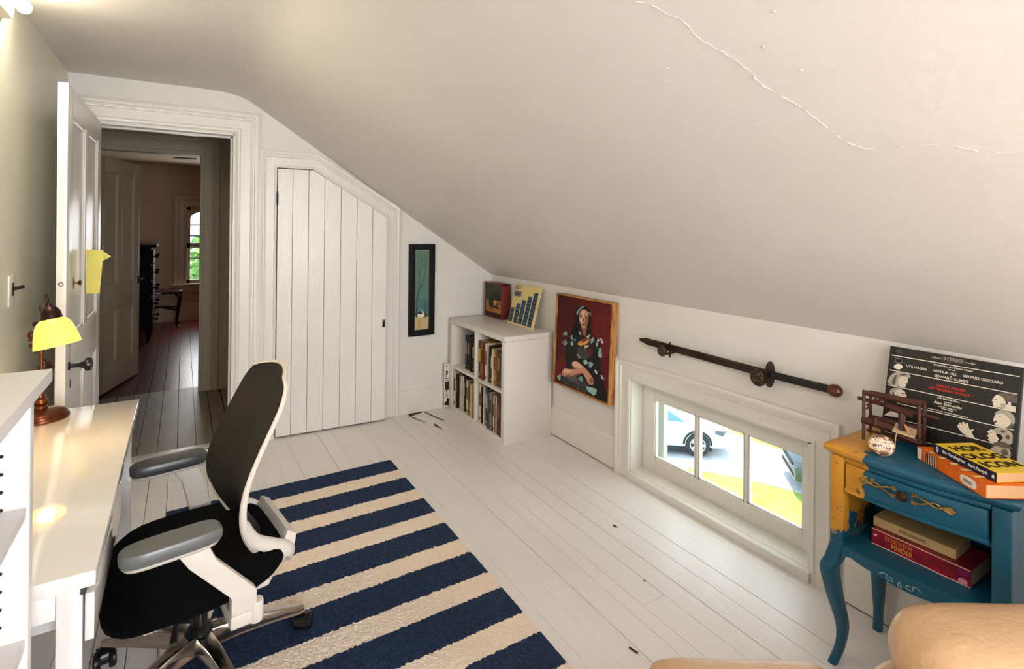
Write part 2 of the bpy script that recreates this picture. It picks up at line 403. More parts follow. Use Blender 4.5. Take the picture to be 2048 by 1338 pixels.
bm = bmesh.new(); bx(bm, -.008, .006, -.026, -.018, 1.575, 1.645); tube(bm, [(-.002, -.026, 1.56), (-.002, -.026, 1.66)], .004, 8); obj('hinge', bm, m_iron, door2, world=False)
bm = bmesh.new(); bx(bm, .718, .736, -.026, -.02, .685, .74); tube(bm, [(.727, -.024, .715), (.727, -.034, .712)], .006, 8); obj('latch', bm, m_iron, door2, bevel=.002, world=False)

# ------------------------------------------------------------------ panelled doors
def panel_door(root, W, Hh, T, m, stile=.125, top=.12, lock=(.74, .94), bot=.22, mull=.10):
    """door leaf in local x (0 hinge .. W), y thickness 0..T; framing pieces and recessed panels as parts"""
    def p(name, b, bev=.003):
        bm = bmesh.new(); bx(bm, *b); return obj(name, bm, m, root, bevel=bev, world=False)
    p('stile', (0, stile, 0, T, 0, Hh)); p('stile', (W-stile, W, 0, T, 0, Hh))
    for z0, z1 in ((0, bot), lock, (Hh-top, Hh)): p('rail', (stile, W-stile, 0, T, z0, z1))
    c = W/2
    for z0, z1 in ((bot, lock[0]), (lock[1], Hh-top)):
        p('mullion', (c-mull/2, c+mull/2, 0, T, z0, z1))
        for x0, x1 in ((stile, c-mull/2), (c+mull/2, W-stile)):
            bm = bmesh.new(); bx(bm, x0, x1, T*.34, T*.66, z0, z1)
            for yy, sgn in ((T*.34, -1), (T*.66, 1)):   # moulding strips round the panel
                for s in ((x0, x0+.016, z0, z1), (x1-.016, x1, z0, z1), (x0, x1, z0, z0+.016), (x0, x1, z1-.016, z1)):
                    a, b = sorted((yy, yy+sgn*T*.22)); bx(bm, s[0], s[1], a, b, s[2], s[3])
            obj('panel', bm, m, root, bevel=.003, world=False, bevseg=1)
# open door of this room: swung against the left wall
d1 = thing('door_1', 'white panelled door swung open beside the left wall', None, (-.442, 3.870, .01), -PI/2, kind='structure')
panel_door(d1, 1.045, 2.018, .034, m_trim, stile=.135)
def knob(name, o, axis, m, r=.029, stem=.05, parent=None, rose=True):
    bm = bmesh.new(); s = stem
    prof = [(.018, 0), (.018, .004), (.009, .008), (.008, s*.6), (.012, s*.8)] if rose else [(.008, 0), (.008, s*.8)]
    prof += [(r*.55, s), (r*.95, s+.008), (r, s+.016), (r*.9, s+.026), (r*.5, s+.032), (0, s+.034)]
    lathe(bm, prof, o, axis, 20); return obj(name, bm, m, parent)
knob('knob', (-.408, 2.895, .842), (1, 0, 0), m_iron, parent=d1)
knob('knob', (-.442, 2.895, .852), (-1, 0, 0), m_brownknob, parent=d1, stem=.03)
bm = bmesh.new(); lathe(bm, [(.012, 0), (.012, .002), (.005, .004), (.004, .014), (.01, .019), (.012, .024), (.008, .028), (0, .029)], (-.408, 2.99, 1.185), (1, 0, 0), 14); bx(bm, -.409, -.406, 2.985, 2.995, 1.16, 1.21)
obj('latch_knob', bm, m_brass, d1)
bm = bmesh.new(); lathe(bm, [(.009, 0), (.009, .0015), (.006, .002), (.005, -.002), (0, -.002)], (-.425, 2.825, 1.196), (0, -1, 0), 14); obj('bolt_rosette', bm, m_brownknob, d1)
bm = bmesh.new(); bx(bm, -.409, -.405, 2.93, 2.94, .74, .775); obj('keyhole', bm, m_iron, d1, bevel=.001)
# yellow papers hung on the door
m_yel = mat('yellow_paper', (240, 228, 120), .7, var=.03, vscale=20)
def sheet(name, pts, m, label):
    t = thing(name, label, 'paper', tuple(np.mean(pts, 0)))
    bm = bmesh.new(); P = [Vector(p) for p in pts]; n = ((P[1]-P[0]).cross(P[3]-P[0])).normalized()*.0012
    N = 6; A = []
    for side in (0, 1):
        g = [[bm.verts.new(P[0].lerp(P[1], i/N).lerp(P[3].lerp(P[2], i/N), j/N)+n*side+n*5*math.sin(i/N*PI)) for i in range(N+1)] for j in range(N+1)]; A.append(g)
    for g in A:
        for j in range(N):
            for i in range(N): bm.faces.new((g[j][i], g[j][i+1], g[j+1][i+1], g[j+1][i]))
    o = obj('sheet', bm, m, t); return t
sheet('yellow_note', [(-.404, 3.30, 1.320), (-.338, 3.33, 1.312), (-.352, 3.33, 1.098), (-.402, 3.30, 1.102)], m_yel, 'tall yellow paper sheet hanging on the open white door')
sheet('yellow_note', [(-.345, 3.36, 1.305), (-.312, 3.37, 1.278), (-.345, 3.365, 1.255), (-.375, 3.36, 1.285)], m_yel, 'small pointed yellow note sticking out behind the tall yellow sheet')

# ------------------------------------------------------------------ hall and far room
XH = .372
bm = bmesh.new()
bx(bm, XH, XH+.05, YE+.12, 5.3, 0, 2.24); bx(bm, -1.3, -1.2, YE+.12, 5.3, 0, 2.24); bx(bm, -1.3, XL-.1, YE, YE+.12, 0, 2.24)
struct(obj('wall_hall', bm, m_hall, smooth=False))
box_obj('ceiling_hall', (-1.3, XH+.05, YE+.10, 5.35, 2.24, 2.32), m_hall, kind='structure', bevel=0)
D2L, D2R, D2H = -.615, .122, 2.037
bm = bmesh.new()
for b in [(-1.8, D2L, 0, 2.4), (D2R, 1.8, 0, 2.4), (D2L, D2R, D2H, 2.4)]: bx(bm, b[0], b[1], 5.3, 5.42, b[2], b[3])
struct(obj('wall_hall_far', bm, m_hall, smooth=False))
bm = bmesh.new(); sweep(bm, [(D2R+.008, 0), (D2R+.008, D2H+.008), (D2L-.008, D2H+.008), (D2L-.008, 0)], casprof(.138), endplace(5.3), -1)
struct(obj('trim_5', bm, m_hall), 'dim moulded casing around the far doorway')
bm = bmesh.new(); prism(bm, [(5.3-d, z) for d, z in base_prof(.225, .016)], 'x', D2R+.15, XH); prism(bm, [(XH-d, z) for d, z in base_prof(.225, .016)], 'y', YE+.13, 5.284)
struct(obj('baseboard_hall', bm, m_hall))
bm = bmesh.new(); bx(bm, -1.3, XH+.1, YE+.05, 5.46, -.12, -.018); hf = struct(obj('floor_hall', bm, m_gap, smooth=False), 'grey-painted hall floor boards')
hx = [XH-.02, .285, .185, .085, -.02, -.13, -.235, -.34, -.45, -.56, -.67, -.8, -.95, -1.1, -1.25]
boards(hf, hx[::-1], YE+.1, 5.455, .002, m_hallfloor, gap=.006)
bm = bmesh.new(); bx(bm, -1.9, 1.9, 5.46, 9.4, -.12, -.018); rf = struct(obj('floor_far', bm, m_gap, smooth=False), 'dark red painted floor boards of the far room')
fx = [.72, .61, .5, .39, .285, .185, .085, -.02, -.13, -.235, -.34, -.45, -.56, -.67, -.8, -.92, -1.05, -1.2]
boards(rf, [-1.8]+fx[::-1]+[1.0, 1.4, 1.8], 5.456, 9.25, 0, m_redfloor, gap=.006)
YF = 9.25
FX0, FX1, FZ0, FZ1 = .045, .80, .55, 1.69
bm = bmesh.new()
for b in [(-1.8, FX0, 0, 2.4), (FX1, 1.8, 0, 2.4), (FX0, FX1, 0, FZ0), (FX0, FX1, FZ1, 2.4)]: bx(bm, b[0], b[1], YF, YF+.12, b[2], b[3])
bx(bm, -1.9, -1.8, 5.3, YF+.1, 0, 2.4); bx(bm, 1.8, 1.9, 5.3, YF+.1, 0, 2.4)
struct(obj('wall_far', bm, m_farwall, smooth=False), 'warm beige walls of the far room')
box_obj('ceiling_far', (-1.9, 1.9, 5.3, YF+.12, 2.3, 2.4), mat('far_ceiling', (214, 196, 176), .7), kind='structure', bevel=0)
bm = bmesh.new(); prism(bm, [(YF-d, z) for d, z in base_prof(.26, .02)], 'x', -1.8, 1.8); struct(obj('baseboard_far', bm, mat('far_trim', (196, 168, 142), .4)))
m_ftrim = MATS['far_trim']
w2 = thing('window_2', 'tall double-hung window with an arched top pane in the far room', None, (.42, YF, FZ0), kind='structure')
bm = bmesh.new(); sweep(bm, [(FX1, FZ0), (FX1, FZ1), (FX0, FZ1), (FX0, FZ0)], casprof(.16), endplace(YF), -1); obj('casing', bm, m_ftrim, w2)
box_obj('sill', (FX0-.19, FX1+.19, YF-.07, YF+.06, FZ0-.03, FZ0), m_ftrim, w2, .006)
box_obj('apron', (FX0-.14, FX1+.14, YF-.025, YF, FZ0-.13, FZ0-.03), m_ftrim, w2, .004)
m_sashw = mat('bright_sash', (222, 214, 210), .4)
def sash(y, z0, z1, m, bars, arch=False):
    bm = bmesh.new(); a, b = FX0, FX1
    bx(bm, a, a+.045, y, y+.03, z0, z1); bx(bm, b-.045, b, y, y+.03, z0, z1); bx(bm, a, b, y, y+.03, z0, z0+.05); bx(bm, a, b, y, y+.03, z1-.045, z1)
    for z in bars: bx(bm, a, b, y+.006, y+.026, z-.01, z+.01)
    if arch:
        n = 10; c = (a+b)/2; r = (b-a)/2-.045
        prism(bm, [(a+.045, z1-.045)]+[(c-r*math.cos(PI*i/n), z1-.16+.115*math.sin(PI*i/n)) for i in range(n+1)]+[(b-.045, z1-.045)], 'y', y+.006, y+.026)
    s = obj('sash', bm, m, w2, bevel=.002); return s
s1 = sash(YF+.03, 1.10, FZ1, m_ftrim, [1.42, 1.26], True); s2 = sash(YF+.065, FZ0, 1.12, m_sashw, [.92])
for s, z0, z1, y in ((s1, 1.15, 1.645, YF+.045), (s2, .60, 1.075, YF+.08)):
    box_obj('pane', (FX0+.045, FX1-.045, y, y+.003, z0, z1), m_glass, s, 0)
# door of the far room, standing open
hv = V(-.60, 5.44, .012); fv = V(-.352, 6.19, .012); dd = fv-hv
d3 = thing('door_3', 'dim panelled door standing open into the far room', None, hv, math.atan2(dd.y, dd.x), kind='structure')
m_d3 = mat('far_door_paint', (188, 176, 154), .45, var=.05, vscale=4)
panel_door(d3, dd.length, 1.99, .034, m_d3, stile=.13, lock=(.68, .9))
bm = bmesh.new(); bx(bm, .745, .775, -.012, 0, .86, .93); sphere(bm, (.76, -.03, .90), .018, 10, 8); obj('lock', bm, m_iron, d3, world=False)
# tall dark chest of drawers
m_chest = mat('dark_chest_wood', (14, 8, 8), .75, spec=.15, var=.4, vscale=12, stretch=(1, 1, 5))
ct = thing('chest_of_drawers', 'tall black-brown chest of drawers standing behind the far door', 'dresser', (-.7, 7.98, 0))
box_obj('carcass', (-1.1, -.325, 7.70, 8.28, .16, 1.15), m_chest, ct, .004)
bm = bmesh.new(); bx(bm, -1.14, -.27, 7.66, 8.32, 1.15, 1.185); obj('top', bm, m_chest, ct, bevel=.008)
for i in range(5):
    z = .19+i*.19; dr = box_obj('drawer', (-.325, -.305, 7.73, 8.25, z, z+.17), m_chest, ct, .004)
    for y in (7.80, 8.18):
        bm = bmesh.new(); lathe(bm, [(.008, 0), (.008, .02), (.02, .03), (.022, .042), (.012, .052), (0, .054)], (-.305, y, z+.085), (1, 0, 0), 12); obj('drawer_knob', bm, m_chest, dr)
for x, y in ((-1.06, 7.74), (-.355, 7.74), (-1.06, 8.24), (-.355, 8.24)):
    bm = bmesh.new(); tube(bm, [(x, y, .16), (x+.012, y-.012, .08), (x-.005, y, 0)], [.035, .022, .014], 8); obj('leg', bm, m_chest, ct)
# small carved side table / bench under the window
tb = thing('side_table', 'low dark carved side table with curved legs near the far window', 'table', (-.25, 8.9, 0))
m_tb = mat('dark_table_wood', (38, 16, 13), .2, var=.3, vscale=10)
bm = bmesh.new(); P = spline([(-.50, 8.62), (-.25, 8.58), (-.03, 8.66), (.0, 8.85), (-.03, 9.05), (-.25, 9.12), (-.5, 9.05), (-.53, 8.85)], 5, True); prism(bm, [(p[0], p[1]) for p in P], 'z', .475, .505); obj('table_top', bm, m_tb, tb, bevel=.006)
for x, y, sx, sy in ((-.47, 8.66, -1, -1), (-.07, 8.70, 1, -1), (-.07, 9.02, 1, 1), (-.47, 9.02, -1, 1)):
    bm = bmesh.new(); L = spline([(x, y, .475), (x+.035*sx, y+.01*sy, .42), (x+.02*sx, y, .25), (x, y, .1), (x+.012*sx, y, .03), (x+.03*sx, y+.01*sy, 0)], 4)
    tube(bm, L, [.034-.018*min(1, i/12)+(.006 if i > 17 else 0) for i in range(len(L))], 8); obj('leg', bm, m_tb, tb)
bm = bmesh.new(); tube(bm, spline([(-.47, 8.7, .24), (-.27, 8.86, .27), (-.07, 9.02, .24)], 5), .013, 8); tube(bm, spline([(-.47, 9.02, .24), (-.27, 8.86, .27), (-.07, 8.7, .24)], 5), .013, 8); obj('stretcher', bm, m_tb, tb)
# wall socket and cord
so = thing('wall_socket', 'pale wall socket with a black plug beyond the small carved table', 'socket', (-.215, YF, .44))
box_obj('cover_plate', (-.255, -.165, YF-.008, YF, .385, .50), mat('ivory_plastic', (214, 206, 190), .4), so, .003)
bm = bmesh.new(); tube(bm, [(-.21, YF-.008, .44), (-.21, YF-.04, .435)], .02, 10); obj('plug', bm, m_iron, so)
bm = bmesh.new(); tube(bm, spline([(-.21, YF-.04, .43), (-.29, YF-.05, .3), (-.33, YF-.04, .14), (-.16, YF-.05, .05), (-.05, YF-.05, .006)], 6), .004, 6); obj('cord', bm, mat('beige_cord', (190, 170, 140), .6), so)
vt = tag(box_obj('ceiling_vent', (-.12, .14, 8.1, 8.25, 2.285, 2.3), mat('vent_grey', (150, 132, 116), .6), None, .003), 'flat dim ceiling vent in the far room', 'vent')
# light switch on the left wall
sw = thing('light_switch', 'white wall switch plate with a dark toggle beside the desk lamp', 'switch', (XL, 2.77, 1.185))
box_obj('plate', (XL, XL+.006, 2.715, 2.80, 1.125, 1.245), mat('switch_plate', (232, 228, 216), .35), sw, .003)
bm = bmesh.new(); tube(bm, [(XL+.006, 2.757, 1.19), (XL+.04, 2.757, 1.20)], [.006, .0075], 8); bx(bm, XL+.005, XL+.009, 2.748, 2.766, 1.165, 1.215); obj('toggle', bm, m_iron, sw)
for z in (1.15, 1.22):
    bm = bmesh.new(); lathe(bm, [(.003, 0), (.003, .001), (0, .0012)], (XL+.006, 2.757, z), (1, 0, 0), 8); obj('screw', bm, MATS['switch_plate'], sw)
# fluorescent fixture above
ft = thing('tube_light', 'lit fluorescent tube fixture high on the left wall', 'light fixture', (XL, 2.2, 2.2))
bm = bmesh.new(); prism(bm, [(XL, 2.185), (XL+.03, 2.19), (XL+.035, 2.22), (XL+.03, 2.26), (XL, 2.275)], 'y', 1.9, 2.60); obj('housing', bm, mat('fixture_white', (238, 234, 214), .4), ft, bevel=.003)
m_tube = mat('lit_tube', (255, 246, 200), .4, emit=38, emitcol=(255, 244, 214))
bm = bmesh.new(); y0, y1 = 1.88, 2.62; loft(bm, [[(XL+.062+.024*r*math.cos(a), y, 2.238+.024*r*math.sin(a)) for a in np.linspace(0, 2*PI, 16, endpoint=False)] for y, r in ((y0, .3), (y0+.01, .8), (y0+.03, 1), (y1-.03, 1), (y1-.01, .8), (y1, .3))]); obj('diffuser', bm, m_tube, ft)

# ------------------------------------------------------------------ knee window
w1 = thing('window_1', 'low three-pane window near the floor in the knee wall', None, (XR, 1.73, 0), kind='structure')
def rightplace(x): return lambda p, d: (x-d, p[0], p[1])
bm = bmesh.new(); sweep(bm, [(1.197, -.0), (1.197, .572), (2.243, .572), (2.243, -.0)], casprof(.112), rightplace(XR), 1); obj('casing', bm, m_trim, w1)
bm = bmesh.new(); prism(bm, [(XR-.028, .0), (XR+.12, .0), (XR+.12, .055), (XR-.01, .042), (XR-.026, .038)], 'y', 1.197, 2.243); obj('sill', bm, m_trim, w1, bevel=.003)
bm = bmesh.new(); bx(bm, XR-.004, XR+.15, 2.236, 2.25, .03, .58); bx(bm, XR-.004, XR+.15, 1.2, 1.214, .03, .58); bx(bm, XR-.004, XR+.15, 1.2, 2.25, .564, .58); obj('jamb', bm, m_trim, w1)
SX = 2.305
sh = None
bm = bmesh.new(); bx(bm, SX, SX+.034, 1.214, 1.29, .052, .564); bx(bm, SX, SX+.034, 2.145, 2.232, .052, .564); bx(bm, SX, SX+.034, 1.29, 2.145, .052, .134); bx(bm, SX, SX+.034, 1.29, 2.145, .464, .564)
sh = obj('sash', bm, m_trim, w1, bevel=.003)
for y in (1.853, 1.565):
    bm = bmesh.new(); prism(bm, [(SX, y-.005), (SX+.012, y-.0115), (SX+.034, y-.0115), (SX+.034, y+.0115), (SX+.012, y+.0115), (SX, y+.005)], 'z', .13, .468); obj('glazing_bar', bm, m_trim, sh)
bm = bmesh.new()
for a, b in ((1.29, 1.5535), (1.5765, 1.8415), (1.8645, 2.145)):
    for q in ((a, a+.006, .134, .464), (b-.006, b, .134, .464), (a, b, .134, .142), (a, b, .457, .464)): bx(bm, SX+.006, SX+.02, *q)
obj('glazing_bead', bm, m_trim, sh)
for a, b in ((1.288, 1.5555), (1.5745, 1.8435), (1.8625, 2.147)):
    box_obj('pane', (SX+.020, SX+.023, a, b, .132, .466), m_glass, sh, 0)
bm = bmesh.new()
for b in [(2.13, 2.20), (1.24, 1.262)]: bx(bm, XR+.15, XR+.185, b[0], b[1], .02, .60)
bx(bm, XR+.15, XR+.185, 1.24, 2.20, .57, .62); bx(bm, XR+.16, XR+.20, 1.2, 2.25, -.02, .03)
obj('outer_frame', bm, mat('outer_frame_paint', (196, 202, 190), .5), w1, bevel=.003)
bm = bmesh.new(); prism(bm, [(XR+.13, .98), (2.95, .53), (2.95, .60), (XR+.13, 1.09)], 'y', -3.3, 4.0); struct(obj('sun_block_eave', bm, mat('eave_paint', (206, 200, 190), .6), smooth=False))  # unseen overhang added to keep the sun out of the knee window

# ------------------------------------------------------------------ outdoors
GZ = -5.0
m_lawn = mat('lawn', (132, 158, 52), .9, col2=(166, 180, 78), vscale=2.2, bump=.6, bscale=40)
m_drive = mat('gravel_drive', (205, 198, 188), .9, var=.12, vscale=3, bump=.5, bscale=60)
bm = bmesh.new(); bx(bm, 3.5, 70, -40, 70, GZ-.3, GZ-.02); bx(bm, -40, 70, 20, 90, GZ-.3, GZ-.02); struct(obj('lawn', bm, m_lawn, smooth=False), 'sunlit green lawn outside')
def strip(y_pts): pass
near = [(11.563, 9.491), (12.404, 8.437), (12.87, 7.264)]; far = [(14.889, 8.341), (14.847, 8.826), (14.816, 10.618)]
bm = bmesh.new()
P = [(8.6, 12.6), (10.4, 10.7), (11.563, 9.55), (12.35, 8.45), (12.87, 7.264), (13.6, 4.6), (16.6, 4.2), (15.4, 7.0), (14.85, 8.6), (14.7, 10.2), (15.8, 13.0), (13.0, 17.0)]
prism(bm, P, 'z', GZ-.02, GZ); struct(obj('driveway', bm, m_drive, smooth=False), 'pale gravel driveway outside')
def car(name, label, loc, ang, paint_m, L=4.6, Wd=1.8, tall=1.45, suv=False):
    t = thing(name, label, 'car', loc, ang)   # local +x forward
    def sec(x, zs, ws):   # half section points
        pts = [(x, w, z) for w, z in zip(ws, zs)]
        return pts+[(x, -w, z) for w, z in list(zip(ws, zs))[::-1]]
    w = Wd/2; up = .12 if suv else 0
    B = []
    for x, zt, s in ((-L/2, .78, .80), (-L/2+.08, .92, .93), (-L/2+.6, .98, 1), (-.3, .95, 1), (.9, .93, 1), (L/2-.75, .86, .99), (L/2-.25, .74, .93), (L/2-.03, .62, .82), (L/2, .52, .76)):
        B.append(sec(x, [.22+up, .3+up, .55+up, zt-.06+up, zt+up], [w*s*.9, w*s*.98, w*s, w*s*.95, w*s*.80]))
    bm = bmesh.new(); loft(bm, B); body = obj('body', bm, paint_m, t, bevel=.03, world=False, angle=50)
    cab = [(-L/2+.35, .98), (-L/2+1.0, tall-.06), (-.4, tall), (.25, tall-.05), (1.05, .93)] if not suv else [(-L/2+.1, 1.0), (-L/2+.3, tall-.04), (-.4, tall), (.3, tall-.05), (1.0, .98)]
    bm = bmesh.new(); loft(bm, [[(x, w*.86, .9+up), (x, (w*.86-(z-.9)*.36), z+up), (x, -(w*.86-(z-.9)*.36), z+up), (x, -w*.86, .9+up)] for x, z in cab]); obj('cabin', bm, mat('car_glass', (110, 150, 165), .08, coat=.5), t, bevel=.03, world=False)
    bm = bmesh.new(); n = len(cab)
    loft(bm, [[(x, (w*.86-(z-.9)*.36)+.004, z+up-.05), (x, (w*.86-(z-.9)*.36)-.06, z+up+.012), (x, -(w*.86-(z-.9)*.36)+.06, z+up+.012), (x, -(w*.86-(z-.9)*.36)-.004, z+up-.05)] for x, z in cab[1:4]]); obj('roof', bm, paint_m, t, bevel=.02, world=False)
    for x in (-L/2+.85, L/2-.9):
        for s in (-1, 1):
            bm = bmesh.new(); lathe(bm, [(.2, -.02), (.31, -.01), (.335, .03), (.335, .17), (.31, .21), (.2, .2)], (x, s*(w+.005), .335), (0, -s, 0), 24)
            wh = obj('wheel', bm, mat('tyre', (40, 40, 42), .8), t, world=False)
            bm = bmesh.new(); lathe(bm, [(.215, -.005), (.215, -.026), (.19, -.022)], (x, s*(w+.005), .335), (0, -s, 0), 24, cap=False)
            for k in range(5):
                a = 2*PI*k/5; c, sn = math.cos(a), math.sin(a)
                tube(bm, [(x, s*(w+.022), .335), (x+c*.2, s*(w+.022), .335+sn*.2)], [.04, .05], 6, flatten=(1, .3))
            obj('hub', bm, mat('alloy', (190, 192, 196), .3, metal=.8), wh, world=False)
            # dark arch lip
            bm = bmesh.new(); tube(bm, [(x+.375*math.cos(a), s*(w-.005), .335+up*.5+.375*math.sin(a)) for a in np.linspace(.0, PI, 14)], .03, 6); obj('wheel_arch', bm, mat('arch_black', (34, 34, 36), .8), t, world=False)
    for s in (-1, 1):
        bm = bmesh.new(); loft(bm, [[(L/2-.42, s*w*.97, .66+up), (L/2-.42, s*w*.93, .76+up), (L/2-.2, s*w*.88, .72+up), (L/2-.2, s*w*.93, .60+up)], [(L/2-.2, s*w*.92, .60+up), (L/2-.2, s*w*.86, .72+up), (L/2-.05, s*w*.62, .66+up), (L/2-.03, s*w*.66, .56+up)]]); obj('headlight', bm, mat('headlamp', (92, 96, 100), .12), t, world=False)
    bm = bmesh.new(); bx(bm, L/2-.12, L/2+.015, -w*.5, w*.5, .50+up, .58+up); bx(bm, L/2-.2, L/2+.01, -w*.62, w*.62, .27+up, .36+up); obj('grille', bm, MATS['arch_black'], t, bevel=.02, world=False)
    bm = bmesh.new(); bx(bm, -L/2+.3, L/2-.5, -w*.97, w*.97, .16+up, .24+up); obj('underbody', bm, MATS['arch_black'], t, bevel=.02, world=False)
    return t
ang = math.atan2(-.65, .76); fw = V(12.35, 9.88, GZ)
ctr = fw - V(.76, -.65, 0)*(2.3-.9) + V(.65, .76, 0)*.9
car('parked_car', 'white parked car seen through the left pane of the knee window', ctr, ang, mat('white_car_paint', (236, 238, 242), .25, coat=.6))
car('parked_car', 'dark green parked car cut off at the right edge of the knee window', V(12.75, 7.38, GZ)+V(.70, -.72, 0)*2.3+V(.72, .70, 0)*.5, math.atan2(.72, -.70), mat('green_car_paint', (52, 62, 56), .3, coat=.5), tall=1.7, suv=True)
m_leaf = mat('tree_leaves', (96, 132, 62), .7, col2=(150, 176, 90), vscale=1.2)
m_bark = mat('tree_bark', (92, 78, 62), .9, var=.4, vscale=8)
def tree(label, loc, r, h, n=2600):
    t = thing('leafy_tree', label, 'tree', loc)
    bm = bmesh.new(); tube(bm, [(loc[0], loc[1], loc[2]), (loc[0]+.1, loc[1], loc[2]+h*.5), (loc[0], loc[1], loc[2]+h*.9)], [.28, .2, .08], 8); obj('trunk', bm, m_bark, t)
    vs, fs = [], []
    for i in range(n):
        d = RNG.normal(size=3); d /= np.linalg.norm(d); q = d*r*RNG.uniform(.55, 1)**.6*np.array([1, 1, .85])*(1+.15*math.sin(7*d[0]+5*d[1]+3*d[2])); q[2] += h
        a, b = RNG.normal(size=3), RNG.normal(size=3); a /= np.linalg.norm(a); b -= a*(a @ b); b /= np.linalg.norm(b); s = RNG.uniform(.12, .22)*r/3
        k = len(vs); vs += [tuple(q-a*s), tuple(q+b*s*.5), tuple(q+a*s), tuple(q-b*s*.5)]; fs.append((k, k+1, k+2, k+3))
    me = bpy.data.meshes.new('crown'); me.from_pydata(vs, [], fs); me.materials.append(m_leaf)
    o = bpy.data.objects.new('crown', me); C.objects.link(o); o.parent = t; o['kind'] = 'stuff'
tree('broad green tree outside the far room window', (1.3, 17.5, GZ), 3.0, 3.3)
tree('green tree behind the broad one outside the far room window', (-1.2, 26, GZ), 3.6, 3.2)

# ------------------------------------------------------------------ rug
m_navy = mat('navy_pile', (22, 40, 70), .95, col2=(36, 60, 98), vscale=70, bump=.9, bscale=260, sheen=.08, spec=.1, detail=6)
m_cream = mat('cream_pile', (245, 228, 209), .95, var=.06, vscale=60, bump=.4, bscale=260, sheen=.1, spec=.1, detail=6)
rx0, rx1, ry1, ry0 = -.06, 1.097, 3.155, .62
rug = thing('striped_rug', 'navy and cream striped pile rug on the white floor', 'rug', ((rx0+rx1)/2, (ry0+ry1)/2, 0))
box_obj('backing', (rx0+.003, rx1-.003, ry0+.004, ry1-.004, .002, .006), mat('rug_backing', (70, 62, 54), .9), rug, .001)
y = ry1; navy = True; nx = 210
edge = np.zeros(nx+1)
while y > ry0+.02:
    d = (.158 if navy else .1105); y2 = max(y-d, ry0); ny = max(6, int((y-y2)/.0065))
    e1 = edge if y < ry1 else np.zeros(nx+1); e2 = RNG.normal(0, .0022, nx+1) if y2 > ry0 else np.zeros(nx+1)
    X = np.linspace(rx0, rx1, nx+1); vs = []; fs = []
    for j in range(ny+1):
        tt = j/ny; Yl = (y+e1)*(1-tt)+(y2+e2)*tt
        zz = .0125+RNG.uniform(-.0022, .0018, nx+1)
        for i in range(nx+1):
            ed = (i in (0, nx)) or (y == ry1 and j == 0) or (y2 == ry0 and j == ny)
            vs.append((X[i]-(rx0+rx1)/2, Yl[i]-(ry0+ry1)/2, .004 if ed else zz[i]))
    for j in range(ny):
        for i in range(nx):
            a = j*(nx+1)+i; fs.append((a, a+nx+1, a+nx+2, a+1))
    me = bpy.data.meshes.new('stripe'); me.from_pydata(vs, [], fs); me.materials.append(m_navy if navy else m_cream)
    o = bpy.data.objects.new('stripe', me); C.objects.link(o); o.parent = rug
    o['label'] = 'navy pile stripe' if navy else 'cream pile stripe'
    edge = e2; y = y2; navy = not navy

# ------------------------------------------------------------------ white cube bookcase
BX0, BX1, BY0, BY1, BH = 1.809, 2.196, 2.995, 3.835, .716
bc = thing('cube_bookcase', 'white four-cube bookcase in the corner under the slope', 'bookcase', ((BX0+BX1)/2, (BY0+BY1)/2, 0))
box_obj('side_panel', (BX0, BX1, BY0, BY0+.038, .03, BH-.035), m_book_w, bc, .0015)
box_obj('side_panel', (BX0, BX1, BY1-.038, BY1, .03, BH-.035), m_book_w, bc, .0015)
box_obj('top_panel', (BX0, BX1, BY0, BY1, BH-.034, BH), m_book_w, bc, .0015)
box_obj('bottom_panel', (BX0, BX1, BY0, BY1, 0, .034), m_book_w, bc, .0015)
YM = 3.415
box_obj('divider', (BX0+.003, BX1, YM-.009, YM+.009, .034, BH-.034), m_book_w, bc, .001)
box_obj('shelf', (BX0+.003, BX1, BY0+.038, YM-.009, .332, .35), m_book_w, bc, .001)
box_obj('shelf', (BX0+.003, BX1, YM+.009, BY1-.038, .332, .35), m_book_w, bc, .001)
box_obj('back_panel', (BX1-.006, BX1-.002, BY0+.036, BY1-.036, .03, BH-.03), m_book_w, bc, 0)
m_pages = mat('book_pages', (222, 206, 176), .8, var=.08, vscale=90, stretch=(1, 30, 1))
def bookmesh(bm, th, h, w, hard=True):
    """upright book: x depth 0..w (spine at x=0), y 0..th, z 0..h; slot 0 cover, slot 1 pages"""
    c = .0018
    bx(bm, 0, w, 0, c, 0, h); bx(bm, 0, w, th-c, th, 0, h); prism(bm, [(.0, .0), (.004, .0), (.004, th), (0, th), (-.002, th*.75), (-.003, th*.5), (-.002, th*.25)], 'z', 0, h)
    n0 = len(bm.faces); bx(bm, .003, w-.004, c, th-c, .003, h-.004, 1)
NUM = ['first', 'second', 'third', 'fourth', 'fifth', 'sixth', 'seventh', 'eighth', 'ninth', 'tenth', 'eleventh', 'twelfth', 'thirteenth', 'fourteenth', 'fifteenth', 'sixteenth']
